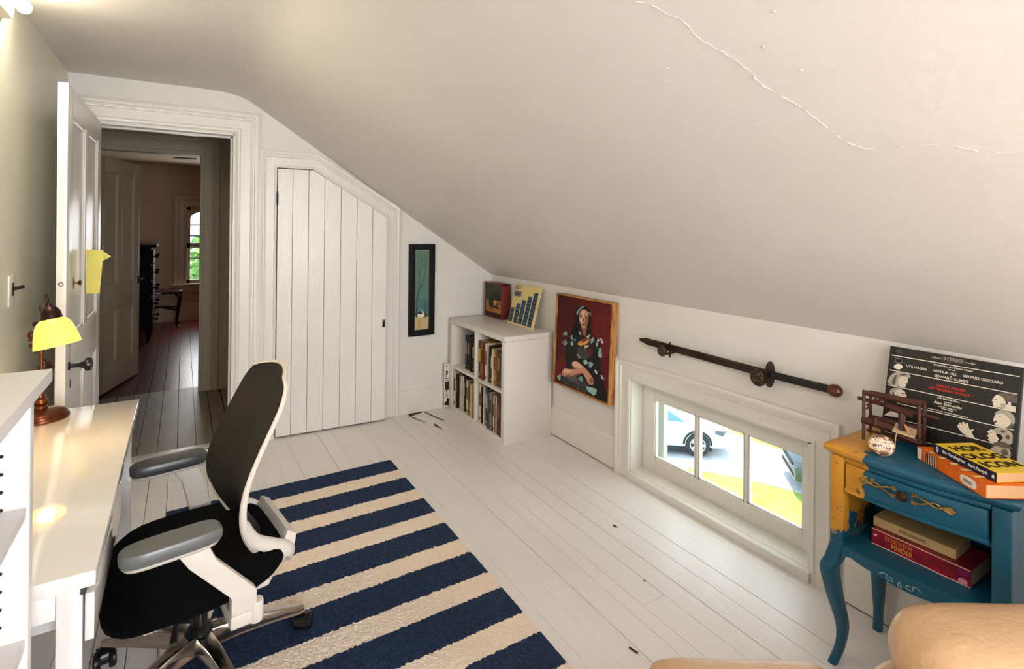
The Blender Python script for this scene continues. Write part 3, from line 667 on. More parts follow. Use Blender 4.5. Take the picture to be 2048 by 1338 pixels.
def shelf_books(cell, ylist_from, z, books, setback=.03):
    """books left to right in the photo (descending y): (colour name, rgb, thickness, height, band rgb or None)"""
    y = ylist_from
    for i, (cn, rgb, th, h, band) in enumerate(books):
        th *= 1.0; y1 = y; y0 = y-th; sb = setback+random.uniform(-.012, .012)
        b = thing('book', f'{cn} spined book, {NUM[i]} from the left in the {cell} cube', 'book', (BX0+sb, y0, z), group=f'books in the {cell} cube')
        bm = bmesh.new(); bookmesh(bm, th-.0008, h, min(.30, h*.78)); obj('cover', bm, [mat('cover_%s_%d_%d_%d' % (cn.replace(' ', '_'), *rgb), rgb, .45, var=.25, vscale=25), m_pages], b, world=False, bevel=0)
        if band and th > .012:
            bm = bmesh.new(); bx(bm, -.0042, -.0005, th*.2, th*.75, h*.45, h*.8); obj('spine_title', bm, flat(band), b, world=False, smooth=False)
            bm = bmesh.new(); bx(bm, -.0042, -.0005, th*.3, th*.7, h*.08, h*.14); obj('spine_mark', bm, flat(band), b, world=False, smooth=False)
        y = y0
WHT = (226, 216, 200)
shelf_books('upper left', 3.665, .35, [('navy', (28, 30, 44), .042, .262, (150, 150, 150)), ('black', (18, 18, 20), .022, .258, (190, 170, 110)), ('teal green', (64, 82, 74), .034, .25, (200, 196, 170)), ('dark grey', (44, 40, 40), .02, .245, None), ('chestnut', (92, 56, 34), .026, .24, (220, 210, 190)), ('black and white', (58, 54, 50), .03, .232, WHT), ('white', WHT, .03, .238, (120, 110, 100)), ('cream', (206, 190, 160), .03, .225, None)], .05)
shelf_books('upper right', 3.398, .35, [('black yellow striped', (30, 30, 28), .044, .268, (196, 172, 60)), ('rust orange', (150, 74, 36), .034, .27, (70, 30, 20)), ('orange topped navy', (34, 40, 62), .026, .262, (200, 120, 50)), ('ivory', (230, 222, 206), .032, .268, (100, 92, 88)), ('plum brown', (70, 44, 40), .022, .256, None), ('dark brown', (58, 36, 26), .04, .235, (222, 216, 200)), ('pale cream', (222, 210, 184), .024, .248, None), ('tan', (176, 136, 84), .03, .25, (90, 60, 34)), ('mahogany', (86, 42, 30), .034, .245, (190, 140, 90)), ('brown leather', (70, 38, 26), .034, .24, None)], .025)
shelf_books('lower left', 3.79, .034, [('beige', (206, 182, 146), .014, .265, None), ('white', (224, 214, 198), .03, .275, (60, 54, 50)), ('black', (22, 20, 20), .03, .262, (140, 130, 120)), ('cream', (220, 206, 180), .018, .255, None), ('umber', (70, 58, 50), .04, .278, (150, 136, 120)), ('pale ivory', (226, 216, 196), .022, .262, None), ('jet black', (16, 16, 18), .026, .27, (170, 160, 150)), ('off-white', (216, 208, 196), .02, .252, (80, 80, 90)), ('charcoal', (38, 36, 38), .018, .262, None), ('pale yellow', (216, 200, 140), .034, .25, (110, 90, 50)), ('olive', (120, 104, 58), .028, .262, (60, 48, 28)), ('sand', (196, 168, 124), .026, .24, None), ('light oak', (206, 180, 140), .024, .248, None)], .02)
shelf_books('lower right', 3.40, .034, [('buff', (204, 176, 136), .02, .245, None), ('white', (226, 218, 204), .03, .268, (70, 64, 60)), ('brown edged', (66, 50, 42), .018, .262, None), ('pale grey', (206, 202, 196), .022, .268, (60, 60, 70)), ('ivory', (228, 218, 198), .016, .25, None), ('midnight blue', (26, 34, 56), .03, .282, (190, 196, 200)), ('white paper', (232, 228, 220), .018, .256, None), ('navy black', (20, 24, 36), .026, .27, (110, 130, 150)), ('slate grey', (128, 122, 116), .042, .258, (80, 76, 72)), ('steel blue', (44, 58, 78), .016, .24, None), ('cream', (224, 204, 164), .022, .25, (110, 70, 40)), ('orange', (204, 132, 62), .014, .255, None), ('pink', (214, 176, 158), .016, .25, None), ('maroon', (74, 28, 30), .034, .262, (150, 110, 90)), ('black', (24, 22, 22), .022, .255, None)], .02)
# tall newspaper book standing in the gap between the bookcase and the wall
nb = thing('newspaper_book', 'tall white newspaper compilation book squeezed between bookcase and end wall', 'book', (1.80, 3.856, 0))
bm = bmesh.new(); bx(bm, 1.768, 1.80+.26, 3.842, 3.873, .006, .352); obj('cover', bm, mat('newsprint_cover', (226, 220, 206), .5), nb, bevel=.002)
def nprint(nm, col, pts): paint(nm, nb, (1.768, 3.842, .006), (.042, 0, 0), (0, 0, .346), [(col, pts, False)], clip=False)
nprint('cover_photo', (24, 24, 26), [(.15, .40), (.95, .40), (.95, .60), (.15, .60)]); nprint('cover_photo', (24, 24, 26), [(.1, .06), (.97, .04), (.97, .2), (.55, .23), (.5, .15), (.1, .13)])
nprint('cover_rule', (60, 60, 66), [(.15, .62), (.9, .62), (.9, .635), (.15, .635)]); nprint('cover_rule', (60, 60, 66), [(.15, .655), (.9, .655), (.9, .67), (.15, .67)])
for ch, zz, sz, cc in (('P', .270, .075, (30, 42, 100)), ('T', .328, .03, (40, 40, 44)), ('A', .135, .028, (40, 40, 44)), ('G', .105, .036, (90, 84, 76))):
    text('cover_letter', ch, sz, flat(cc), nb, (1.788, 3.842, zz), (1, 0, 0), (0, 0, 1), sx=.6, bold=.001)
bm = bmesh.new()
for k in range(40):
    z = .012+k*.0084
    if random.random() < .9: bx(bm, 1.7672, 1.7682, 3.851, 3.862, z, z+random.uniform(.003, .007))
o = obj('spine_small_print', bm, flat((48, 46, 48)), nb, smooth=False); o['kind'] = 'stuff'

# things on the bookcase
sp = thing('small_painting', 'small still-life painting in a deep red box frame on the bookcase', 'painting', (2.12, 3.70, BH))
m_redf = mat('red_frame', (112, 34, 26), .4, var=.25, vscale=14)
sy0, sy1, sz1 = 3.558, 3.828, .992
bm = bmesh.new(); bx(bm, 2.118, 2.20, sy0, sy0+.008, BH, sz1); bx(bm, 2.118, 2.20, sy1-.008, sy1, BH, sz1); bx(bm, 2.118, 2.20, sy0, sy1, BH, BH+.008); bx(bm, 2.118, 2.20, sy0, sy1, sz1-.008, sz1); obj('frame', bm, m_redf, sp, bevel=.001)
box_obj('canvas', (2.126, 2.19, sy0+.008, sy1-.008, BH+.008, sz1-.008), flat((40, 44, 34)), sp, 0)
fz = homog([(275, 235), (635, 320), (635, 985), (275, 885)])
paint('picture', sp, (2.126, sy1-.008, BH+.008), (0, -(sy1-sy0-.016), 0), (0, 0, sz1-BH-.016), [((52, 60, 44), [(275, 235), (635, 320), (635, 640), (275, 570)], False), ((38, 40, 28), [(400, 420), (630, 480), (630, 640), (400, 600)]), ((150, 106, 50), [(275, 568), (635, 640), (635, 905), (275, 815)], False), ((176, 124, 58), [(460, 720), (630, 740), (630, 860), (500, 840)]), ((52, 24, 20), [(275, 805), (635, 905), (635, 985), (275, 885)], False), ((26, 26, 26), [(345, 620), (375, 555), (420, 560), (450, 640), (455, 720), (420, 755), (375, 735)]), ((62, 40, 24), [(440, 730), (520, 720), (580, 770), (560, 795), (480, 765)]), ((206, 156, 60), [(452, 640), (475, 605), (510, 615), (525, 660), (505, 695), (470, 695)]), ((70, 36, 24), [(520, 690), (535, 660), (550, 710), (535, 740)])], fz)
yb = thing('bar_chart_board', 'pale yellow board with dark blue bar columns leaning on the wall', 'board', (2.13, 3.27, BH))
yo = V(2.105, 3.445, BH+.001); yex = V(.0, -.342, .0); yey = V(.078, 0, .292); yn = yex.cross(yey).normalized()
bm = bmesh.new(); loft(bm, [[yo+q*t for q in (V(0, 0, 0),)]+[yo+yex]+[yo+yex+yey]+[yo+yey] for t in (0,)]+[[yo-yn*.006, yo+yex-yn*.006, yo+yex+yey-yn*.006, yo+yey-yn*.006]]); obj('board', bm, mat('pale_yellow_card', (228, 208, 140), .5, var=.04, vscale=10), yb, bevel=.001)
yf = homog([(1125, 262), (1655, 365), (1420, 1200), (905, 1040)])
shp = []
for (a, b, c, d) in [((1000, 728), (1072, 745), (990, 1025), (930, 1005)), ((1120, 655), (1198, 672), (1097, 1055), (1025, 1035)), ((1240, 590), (1320, 610), (1190, 1085), (1115, 1062)), ((1370, 525), (1450, 545), (1290, 1118), (1210, 1095)), ((1500, 452), (1585, 470), (1390, 1155), (1310, 1128))]:
    shp.append(((22, 30, 40), [a, b, c, d], False))
    a, b, c, d = map(np.array, (a, b, c, d)); n = max(4, int((d[1]-a[1])/75))
    for k in range(n):
        t0, t1 = (k+.14)/n, (k+.86)/n; l0, l1, r0, r1 = a+(d-a)*t0, a+(d-a)*t1, b+(c-b)*t0, b+(c-b)*t1
        for q in range(3):
            u0, u1 = .12+q*.27, .12+q*.27+.2
            shp.append(((62+10*q, 104, 140), [tuple(l0+(r0-l0)*u0), tuple(l0+(r0-l0)*u1), tuple(l1+(r1-l1)*u1), tuple(l1+(r1-l1)*u0)], False))
shp += [((120, 124, 128), [(1095, 400), (1240, 425), (1210, 535), (1075, 505)], False), ((84, 92, 104), [(1110, 435), (1215, 450), (1200, 500), (1095, 480)], True)]
for i, (x, y) in enumerate([(1135, 295), (1160, 300), (1185, 305), (1210, 311), (1245, 318), (1120, 340), (1145, 346), (1170, 352)]): shp.append(((50, 48, 44), [(x, y), (x+18, y+4), (x+14, y+24), (x-4, y+20)], False))
shp.append(((110, 104, 84), [(1200, 358), (1262, 370), (1261, 374), (1199, 362)], False))
paint('print', yb, yo, yex, yey, shp, yf, step=.00002, clip=False)

# ------------------------------------------------------------------ pictures
tp = thing('tree_picture', 'narrow black-framed picture of a bare tree over a small white church', 'picture', (1.595, YE-.02, .585))
px0, px1, pz0, pz1 = 1.478, 1.690, .592, 1.305; fy = YE-.028
bm = bmesh.new(); w = .046
for b in [(px0, px0+w, pz0, pz1), (px1-w, px1, pz0, pz1), (px0+w, px1-w, pz0, pz0+w), (px0+w, px1-w, pz1-w, pz1)]: bx(bm, b[0], b[1], fy, YE-.002, b[2], b[3])
obj('frame', bm, m_black, tp, bevel=.002)
box_obj('panel', (px0+w, px1-w, YE-.016, YE-.004, pz0+w, pz1-w), flat((96, 132, 112)), tp, 0)
m_gr = (98, 134, 112)
tf = homog([(108, 92), (322, 92), (302, 1222), (86, 1236)])
sh = [((98, 128, 108), [(108, 92), (322, 92), (312, 600), (98, 620)], False), ((90, 126, 116), [(98, 560), (312, 540), (306, 1030), (92, 1050)], False), ((80, 118, 116), [(95, 780), (309, 800), (305, 1035), (91, 1045)], False), ((90, 98, 72), [(93, 990), (306, 1000), (305, 1050), (92, 1055)], True),
      ((198, 172, 128), [(91, 1030), (140, 1056), (200, 1066), (250, 1055), (304, 1035), (302, 1222), (86, 1236)], False), ((182, 154, 108), [(150, 1090), (180, 1085), (175, 1200), (150, 1205)]), ((210, 200, 170), [(108, 92), (322, 92), (322, 100), (108, 100)], False)]
dk = (26, 40, 34)
def br(*pts, w=8, w2=3):
    P = spline(pts, 4); n = len(P)-1
    for i in range(n): sh.append((dk, stroke(P[i], P[i+1], w+(w2-w)*i/n, w+(w2-w)*(i+1)/n), False))
br((120, 1045), (128, 870), (145, 740), (165, 650), w=11, w2=8); br((165, 650), (172, 540), (168, 440), (150, 350), (118, 290), w=7, w2=3); br((168, 440), (190, 370), (240, 300), (262, 330), w=5); br((165, 650), (215, 570), (245, 460), (265, 340), (290, 240), w=7, w2=3)
br((225, 550), (270, 510), (308, 480), w=4, w2=2); br((150, 350), (148, 250), (160, 150), w=4, w2=2); br((190, 370), (200, 260), (190, 160), (200, 110), w=4, w2=2); br((240, 300), (245, 200), (260, 120), w=3, w2=2); br((265, 340), (262, 240), (240, 150), w=3, w2=2); br((290, 240), (300, 160), (290, 110), w=3, w2=2); br((148, 250), (125, 170), w=3, w2=1.5); br((200, 260), (225, 180), (220, 120), w=3, w2=1.5)
br((248, 1045), (254, 930), (250, 850), (225, 780), w=7, w2=2); br((254, 930), (285, 850), (300, 840), w=4, w2=2); br((250, 850), (265, 770), (262, 740), w=3, w2=1.5); br((252, 900), (225, 870), (210, 820), w=3, w2=1.5)
sh += [((232, 224, 204), [(137, 1000), (215, 1000), (235, 990), (238, 1055), (137, 1050)], False), ((22, 22, 22), [(150, 972), (205, 970), (198, 1000), (137, 1000)], False), ((236, 230, 214), [(200, 1000), (216, 972), (236, 1000)], False), ((236, 230, 214), [(203, 945), (217, 943), (218, 985), (203, 985)], False), ((22, 22, 22), [(204, 945), (210, 905), (217, 943)], False), ((70, 50, 36), [(212, 1025), (222, 1025), (222, 1060), (212, 1060)], False)]
for x in (150, 165, 180): sh.append(((190, 156, 96), [(x, 1025), (x+6, 1025), (x+6, 1048), (x, 1048)], False))
paint('picture', tp, (px0+w, YE-.016, pz0+w), (px1-px0-2*w, 0, 0), (0, 0, pz1-pz0-2*w), sh, tf, lift=.0004, step=.00003)

# portrait, leaning out a little at the bottom on the knee wall
po = thing('portrait_painting', 'portrait of a seated dark-haired woman on a deep red ground in an oak frame', 'painting', (2.17, 2.63, .40))
pA, pB = V(2.150, 2.915, .395), V(2.178, 2.895, .998)      # far lower / far upper corner of the front face
pex = V(0, -.556, 0); pey = pB-pA; pey.y = 0; pey = pey.normalized()*.604; pn = pex.cross(pey).normalized()
pA = V(2.148, 2.902, .397); Wp, Hp = .556, .604
def pbox(bm, u0, u1, v0, v1, d0, d1):
    ex, ey = pex.normalized(), pey.normalized()
    c = lambda u, v, d: pA+ex*u+ey*v+pn*d
    loft(bm, [[c(u0, v0, d), c(u1, v0, d), c(u1, v1, d), c(u0, v1, d)] for d in (d0, d1)])
m_oak = mat('oak_frame', (190, 132, 66), .45, col2=(132, 80, 34), vscale=9, stretch=(6, 6, 1), lo=.45, hi=.6)
for q in ((0, .010, 0, Hp), (Wp-.010, Wp, 0, Hp), (.010, Wp-.010, 0, .010), (.010, Wp-.010, Hp-.010, Hp)):
    bm = bmesh.new(); pbox(bm, q[0], q[1], q[2], q[3], -.036, .012); obj('frame_side', bm, m_oak, po, bevel=.0012)
bm = bmesh.new(); pbox(bm, .0145, Wp-.0145, .0145, Hp-.0145, -.03, .004); obj('canvas', bm, flat((84, 14, 14)), po, bevel=0)
pf = homog([(82, 45), (672, 142), (645, 1282), (55, 1052)])
RED = (92, 16, 16); BLK = (20, 16, 17); SK = (200, 142, 116); SKL = (224, 178, 152); SKD = (146, 88, 70); TEAL = (146, 176, 172); GRY = (62, 60, 60)
S = [(RED, [(82, 45), (672, 142), (645, 1282), (55, 1052)], False), ((70, 10, 12), [(82, 45), (300, 80), (260, 420), (150, 700), (66, 800)]), ((104, 22, 20), [(480, 300), (660, 260), (640, 700), (580, 700), (500, 500)]),
 (BLK, [(272, 300), (285, 215), (330, 170), (385, 165), (430, 215), (442, 300), (440, 420), (465, 500), (540, 580), (560, 700), (560, 900), (610, 1100), (640, 1275), (500, 1225), (300, 1150), (120, 1075), (110, 1000), (180, 880), (160, 760), (180, 600), (210, 510), (245, 440)]),
 (GRY, [(150, 1010), (250, 985), (330, 1000), (400, 1060), (420, 1180), (300, 1140), (140, 1075)]), ((84, 84, 82), [(190, 1000), (280, 985), (300, 1040), (230, 1060)]), (GRY, [(300, 660), (360, 640), (420, 680), (430, 760), (380, 790), (310, 740)]),
 (SKD, [(340, 400), (400, 400), (395, 470), (385, 515), (362, 500), (345, 440)]), (SK, [(318, 250), (345, 205), (390, 208), (415, 255), (415, 330), (400, 390), (370, 425), (340, 405), (318, 340), (312, 290)]), (SKL, [(322, 260), (348, 222), (375, 225), (372, 300), (365, 350), (335, 350), (320, 310)]), (SKD, [(385, 300), (412, 290), (410, 350), (395, 395), (378, 390)]),
 ((44, 26, 24), [(322, 278), (342, 270), (352, 285), (335, 292)]), ((44, 26, 24), [(372, 290), (395, 284), (402, 298), (382, 304)]), ((30, 20, 18), [(318, 262), (350, 258), (350, 263), (320, 269)], False), ((30, 20, 18), [(370, 272), (402, 270), (403, 276), (371, 277)], False), (SKD, [(352, 300), (362, 298), (372, 340), (356, 345), (348, 336)]), ((130, 40, 38), [(342, 375), (358, 368), (380, 376), (368, 392), (350, 388)]), ((60, 24, 24), [(342, 377), (382, 378), (380, 381), (344, 381)], False),
 (BLK, [(300, 250), (322, 200), (318, 260), (310, 330), (322, 400), (340, 440), (330, 500), (270, 480), (262, 400), (285, 330)]), (BLK, [(415, 240), (440, 280), (440, 400), (450, 470), (410, 500), (395, 470), (410, 380)]),
 (TEAL, [(290, 270), (284, 250), (310, 200), (350, 165), (380, 160), (350, 182), (318, 215), (302, 250)]), ((190, 200, 196), [(425, 235), (438, 245), (436, 280), (426, 268)]),
 ((196, 128, 52), [(300, 600), (340, 570), (390, 560), (430, 545), (420, 590), (370, 620), (320, 630)]), ((120, 44, 26), [(350, 550), (390, 520), (420, 540), (390, 580), (350, 600)]), ((222, 170, 90), [(320, 605), (370, 590), (420, 560), (400, 595), (340, 622)]), ((210, 204, 190), [(372, 640), (410, 615), (430, 620), (400, 660)]), ((200, 196, 186), [(390, 520), (420, 500), (445, 505), (420, 540)]), ((88, 30, 26), [(430, 640), (460, 650), (470, 740), (440, 770), (420, 700)])]
for c, pts in [(TEAL, [(150, 480), (168, 470), (188, 490), (180, 515), (158, 508)]), ((198, 206, 202), [(136, 598), (148, 592), (152, 610), (140, 612)]), (TEAL, [(160, 590), (175, 565), (182, 630), (155, 635)]), (TEAL, [(225, 510), (245, 520), (242, 570), (228, 560)]), (TEAL, [(230, 590), (250, 580), (252, 640), (235, 630)]), ((190, 200, 196), [(262, 560), (285, 555), (280, 575), (266, 575)]), (TEAL, [(310, 470), (325, 460), (345, 500), (335, 510)]), (TEAL, [(455, 540), (478, 515), (485, 560), (450, 605), (445, 585)]), (TEAL, [(500, 590), (525, 580), (530, 620), (512, 640)]), ((200, 208, 204), [(515, 550), (535, 540), (545, 560), (525, 572)]), ((206, 212, 208), [(552, 530), (572, 535), (590, 590), (575, 595), (560, 565)]), (TEAL, [(540, 640), (560, 640), (575, 740), (565, 765), (535, 755), (530, 700)]), ((190, 200, 196), [(290, 735), (310, 735), (345, 770), (330, 772)]), ((150, 190, 184), [(365, 800), (400, 795), (425, 820), (400, 850), (380, 845)]), (TEAL, [(420, 830), (455, 810), (480, 830), (470, 870), (450, 890), (430, 860)]), ((206, 204, 204), [(490, 900), (510, 905), (530, 940), (520, 950), (495, 925)]), ((206, 190, 194), [(555, 960), (580, 965), (605, 1010), (590, 1015), (565, 985)]), (TEAL, [(80, 1005), (125, 965), (120, 1055), (105, 1040)]), ((110, 160, 150), [(320, 1000), (355, 985), (380, 1030), (350, 1055), (330, 1035)]), ((150, 190, 184), [(410, 1105), (450, 1110), (520, 1130), (515, 1180), (490, 1210), (460, 1180), (430, 1160)]), ((160, 140, 116), [(300, 1070), (325, 1075), (320, 1085)]), ((170, 150, 120), [(300, 1130), (325, 1135), (320, 1150)])]: S.append((c, pts))
S += [(SK, [(245, 850), (265, 815), (310, 820), (360, 860), (420, 920), (470, 985), (492, 1040), (480, 1078), (440, 1075), (410, 1030), (380, 970), (330, 920), (270, 890)]), (SKL, [(250, 845), (275, 822), (320, 840), (370, 890), (330, 890), (275, 875)]), (SK, [(140, 940), (170, 905), (230, 912), (300, 905), (355, 940), (340, 965), (270, 985), (215, 1000), (180, 1002), (140, 985)]), (SKL, [(150, 940), (180, 915), (240, 922), (230, 950), (180, 965)]), (SKD, [(180, 985), (230, 975), (235, 990), (190, 1003)]), (SKD, [(440, 1010), (470, 1000), (488, 1050), (460, 1072)]), (SKD, [(265, 975), (340, 950), (350, 962), (290, 985)])]
def brush(pts, amp, n):
    out = []
    P = spline(pts, n, True)
    for p in P: out.append((p[0]+random.uniform(-amp, amp), p[1]+random.uniform(-amp, amp)))
    return out
S2 = []
for it in S:
    c, pts = it[0], it[1]
    xs_ = [p[0] for p in pts]; small = max(xs_)-min(xs_) < 75
    if len(it) > 2: S2.append(it)
    elif c in (SK, SKL, SKD) or not small: S2.append((c, brush(pts, 2.0, 4), False))
    else:
        cx_, cy_ = np.mean(xs_), np.mean([p[1] for p in pts]); q = [(cx_+(p[0]-cx_)*.86, cy_+(p[1]-cy_)*.86) for p in pts]
        S2.append((c, brush(q, 5, 3), False))
        for k in range(2):   # small dabs beside the larger ones
            ox, oy = cx_+random.uniform(-26, 26), cy_+random.uniform(-30, 30); r = random.uniform(3, 8)
            kf = random.uniform(.7, 1.1); S2.append((tuple(min(255, int(v*kf)) for v in c), [(ox-r, oy), (ox, oy-r*1.4), (ox+r, oy+2), (ox+1, oy+r)], False))
for k in range(5):   # folds and knuckles
    S2.append((SKD, stroke((440+10*k, 1020+6*k), (452+8*k, 1068-2*k), 3, 1.5), False))
    S2.append((SKD, stroke((160+18*k, 945), (150+20*k, 985), 2.5, 1.5), False))
for k in range(9): S2.append(((46, 44, 46), stroke((170+25*k, 1020+12*k), (200+22*k, 1075+11*k), 8, 3), False))
for k in range(6): S2.append(((10, 8, 9), stroke((290+4*k, 330+22*k), (262+3*k, 400+24*k), 7, 3), False))
S = S2
ex, ey = pex.normalized(), pey.normalized()
paint('picture', po, pA+ex*.0145+ey*.0145+pn*.004, ex*(Wp-.029), ey*(Hp-.029), S, pf, lift=.0003, step=.00002)

# ------------------------------------------------------------------ sword on two mounts
m_blade = mat('dark_blade_steel', (70, 58, 50), .4, metal=.8, var=.5, vscale=40, stretch=(1, .3, 1))
m_grip = mat('black_grip', (24, 18, 17), .7, bump=.5, bscale=250)
sd = thing('sword', 'long dark antique sword hung flat on the wall above the low window', 'sword', (2.172, 1.6, .80))
sxp = 2.172; zt, z1 = .826, .818
bm = bmesh.new()
N = 14; rings = []
for i in range(N+1):
    y = 2.135-(2.135-1.37)*i/N; hw = (.004+.0145*min(1, (i+.15)/1.0)) if i < 2 else .0185
    z = zt+(z1-zt)*i/N
    rings.append([(sxp, y, z-hw), (sxp-.0045, y, z-hw*.35), (sxp-.003, y, z), (sxp-.0045, y, z+hw*.35), (sxp, y, z+hw), (sxp+.004, y, z)])
loft(bm, rings); obj('blade', bm, m_blade, sd, angle=20)
bm = bmesh.new(); L = 24
loft(bm, [[(sxp+.034*math.cos(a)*s, 1.362+dy, .819+.058*math.sin(a)*s) for a in np.linspace(0, 2*PI, L, endpoint=False)] for s, dy in ((.3, .006), (.96, .004), (1, 0), (.96, -.004), (.3, -.007))]); obj('guard', bm, m_blade, sd)
bm = bmesh.new(); P = [(sxp, 1.352-(1.352-1.115)*i/20, .819+.002*i/20) for i in range(21)]; tube(bm, P, [.0155+.0012*(i % 2) for i in range(21)], 12); obj('grip', bm, m_grip, sd)
m_pom = mat('bronze_pommel', (104, 62, 40), .3, metal=.6, var=.4, vscale=60)
bm = bmesh.new(); lathe(bm, [(.013, 0), (.019, .006), (.0245, .018), (.0255, .03), (.021, .044), (.012, .051), (0, .053)], (sxp, 1.118, .821), (0, -1, 0), 10); obj('pommel', bm, m_pom, sd, angle=15)
m_boss = mat('antique_boss', (110, 94, 74), .4, metal=.8, col2=(30, 24, 20), vscale=120, bump=1, bscale=110)
for y, zz, r, nm in ((1.953, .803, .031, 'beside the blade tip'), (1.405, .797, .038, 'beside the sword guard')):
    h = thing('sword_hook', f'round cast metal wall hook {nm}', 'hook', (XR, y, zz), group='hooks holding the sword')
    bm = bmesh.new(); lathe(bm, [(r*.9, 0), (r, .006), (r*.95, .012), (r*.7, .018), (r*.35, .022), (0, .023)], (2.158, y, zz), (-1, 0, 0), 20)
    for k in range(10):
        a = 2*PI*k/10; sphere(bm, (2.144, y+r*.62*math.cos(a), zz+r*.62*math.sin(a)), r*.2, 8, 6)
    sphere(bm, (2.136, y, zz), r*.3, 10, 8); obj('boss', bm, m_boss, h)
    bm = bmesh.new(); tube(bm, [(XR-.001, y-.028, zz-.008), (2.19, y-.028, zz-.012), (2.162, y-.026, zz-.012), (2.156, y-.02, zz-.006)], .006, 8); tube(bm, [(2.176, y-.03, zz-.03), (2.176, y-.03, zz+.048)], .0055, 8); tube(bm, [(2.158, y-.03, zz-.012), (2.158, y-.005, zz-.006)], .006, 8); obj('arm', bm, MATS['black_iron_knob'], h)

# ------------------------------------------------------------------ teal bedside table with worn yellow corner
def teal_mat():
    """teal paint worn through to ochre and bare patches around one front corner (object coordinates are local to the table)"""
    m = bpy.data.materials.new('teal_paint_worn'); m.use_nodes = True; MATS['teal_paint_worn'] = m
    nt = m.node_tree; b = nt.nodes['Principled BSDF']; L = nt.links; b.inputs['Roughness'].default_value = .35
    g = nt.nodes.new('ShaderNodeTexCoord'); src = g.outputs['Object']
    vm = nt.nodes.new('ShaderNodeVectorMath'); vm.operation = 'SUBTRACT'; vm.inputs[1].default_value = NS_CORNER; L.new(src, vm.inputs[0])
    sc = nt.nodes.new('ShaderNodeVectorMath'); sc.operation = 'MULTIPLY'; sc.inputs[1].default_value = (.30, .95, .40); L.new(vm.outputs[0], sc.inputs[0])
    ln = nt.nodes.new('ShaderNodeVectorMath'); ln.operation = 'LENGTH'; L.new(sc.outputs[0], ln.inputs[0])
    n = nt.nodes.new('ShaderNodeTexNoise'); n.inputs['Scale'].default_value = 22; n.inputs['Detail'].default_value = 6; L.new(src, n.inputs['Vector'])
    ad = nt.nodes.new('ShaderNodeMath'); ad.operation = 'MULTIPLY_ADD'; ad.inputs[1].default_value = .13; L.new(n.outputs['Fac'], ad.inputs[0]); L.new(ln.outputs['Value'], ad.inputs[2])
    r = nt.nodes.new('ShaderNodeMapRange'); r.inputs['From Min'].default_value = .158; r.inputs['From Max'].default_value = .164; L.new(ad.outputs[0], r.inputs['Value'])
    n2 = nt.nodes.new('ShaderNodeTexNoise'); n2.inputs['Scale'].default_value = 9; L.new(src, n2.inputs['Vector'])
    och = nt.nodes.new('ShaderNodeMix'); och.data_type = 'RGBA'; och.inputs['A'].default_value = (*lin((222, 158, 48)), 1); och.inputs['B'].default_value = (*lin((170, 116, 40)), 1); L.new(n2.outputs['Fac'], och.inputs['Factor'])
    te = nt.nodes.new('ShaderNodeMix'); te.data_type = 'RGBA'; te.inputs['A'].default_value = (*lin((6, 70, 96)), 1); te.inputs['B'].default_value = (*lin((14, 88, 118)), 1); L.new(n2.outputs['Fac'], te.inputs['Factor'])
    mx = nt.nodes.new('ShaderNodeMix'); mx.data_type = 'RGBA'; L.new(r.outputs[0], mx.inputs['Factor']); L.new(och.outputs['Result'], mx.inputs['A']); L.new(te.outputs['Result'], mx.inputs['B'])
    n3 = nt.nodes.new('ShaderNodeTexNoise'); n3.inputs['Scale'].default_value = 38; n3.inputs['Detail'].default_value = 8; n3.inputs['Roughness'].default_value = .75; L.new(src, n3.inputs['Vector'])
    r3 = nt.nodes.new('ShaderNodeMapRange'); r3.inputs['From Min'].default_value = .60; r3.inputs['From Max'].default_value = .62; L.new(n3.outputs['Fac'], r3.inputs['Value'])
    inv = nt.nodes.new('ShaderNodeMath'); inv.operation = 'SUBTRACT'; inv.inputs[0].default_value = 1; L.new(r.outputs[0], inv.inputs[1])
    mu = nt.nodes.new('ShaderNodeMath'); mu.operation = 'MULTIPLY'; L.new(r3.outputs[0], mu.inputs[0]); L.new(inv.outputs[0], mu.inputs[1])
    mx2 = nt.nodes.new('ShaderNodeMix'); mx2.data_type = 'RGBA'; L.new(mu.outputs[0], mx2.inputs['Factor']); L.new(mx.outputs['Result'], mx2.inputs['A']); mx2.inputs['B'].default_value = (*lin((44, 52, 50)), 1)
    L.new(mx2.outputs['Result'], b.inputs['Base Color'])
    bp = nt.nodes.new('ShaderNodeBump'); bp.inputs['Strength'].default_value = .25; bp.inputs['Distance'].default_value = .004; L.new(n3.outputs['Fac'], bp.inputs['Height']); L.new(bp.outputs['Normal'], b.inputs['Normal'])
    return m
NSO = (2.02, .72, 0); NS_CORNER = (1.885-NSO[0], .94-NSO[1], .68)
ns = thing('bedside_table', 'teal painted bedside table with curved legs and a worn ochre corner', 'nightstand', NSO)
m_teal = teal_mat()
TZ = .735
def bow(y, base=1.862, amt=.075):   # bowed front
    t = (y-.72)/.24; return base+.022-amt*.38*max(0, 1-t*t)**1.2+.08*(.72-y)
NY = 24
def topoutline(grow):
    pts = []
    y0, y1 = .472-grow+.01, .962+grow
    for i in range(NY+1):
        y = y1+(y0-y1)*i/NY; pts.append((bow(y, 1.856, .078)-grow, y))
    pts += [(1.935, y0-.002), (1.97, y0+.004), (2.18, y0+.004), (2.186, y0+.01), (2.186, y1-.012), (2.178, y1-.003), (1.96, y1-.003), (1.90, y1+.004)]
    return pts
bm = bmesh.new(); loft(bm, [[(x, y, z) for x, y in topoutline(g)] for g, z in ((-.014, .698), (-.003, .703), (.004, .712), (.006, .720), (.003, .728), (-.006, .733), (-.012, TZ))]); obj('table_top', bm, m_teal, ns, angle=50)
SY1, SY0 = .948, .494    # outer sides
box_obj('side_panel', (1.885, 2.175, SY1-.02, SY1-.004, .372, .70), m_teal, ns, .002)
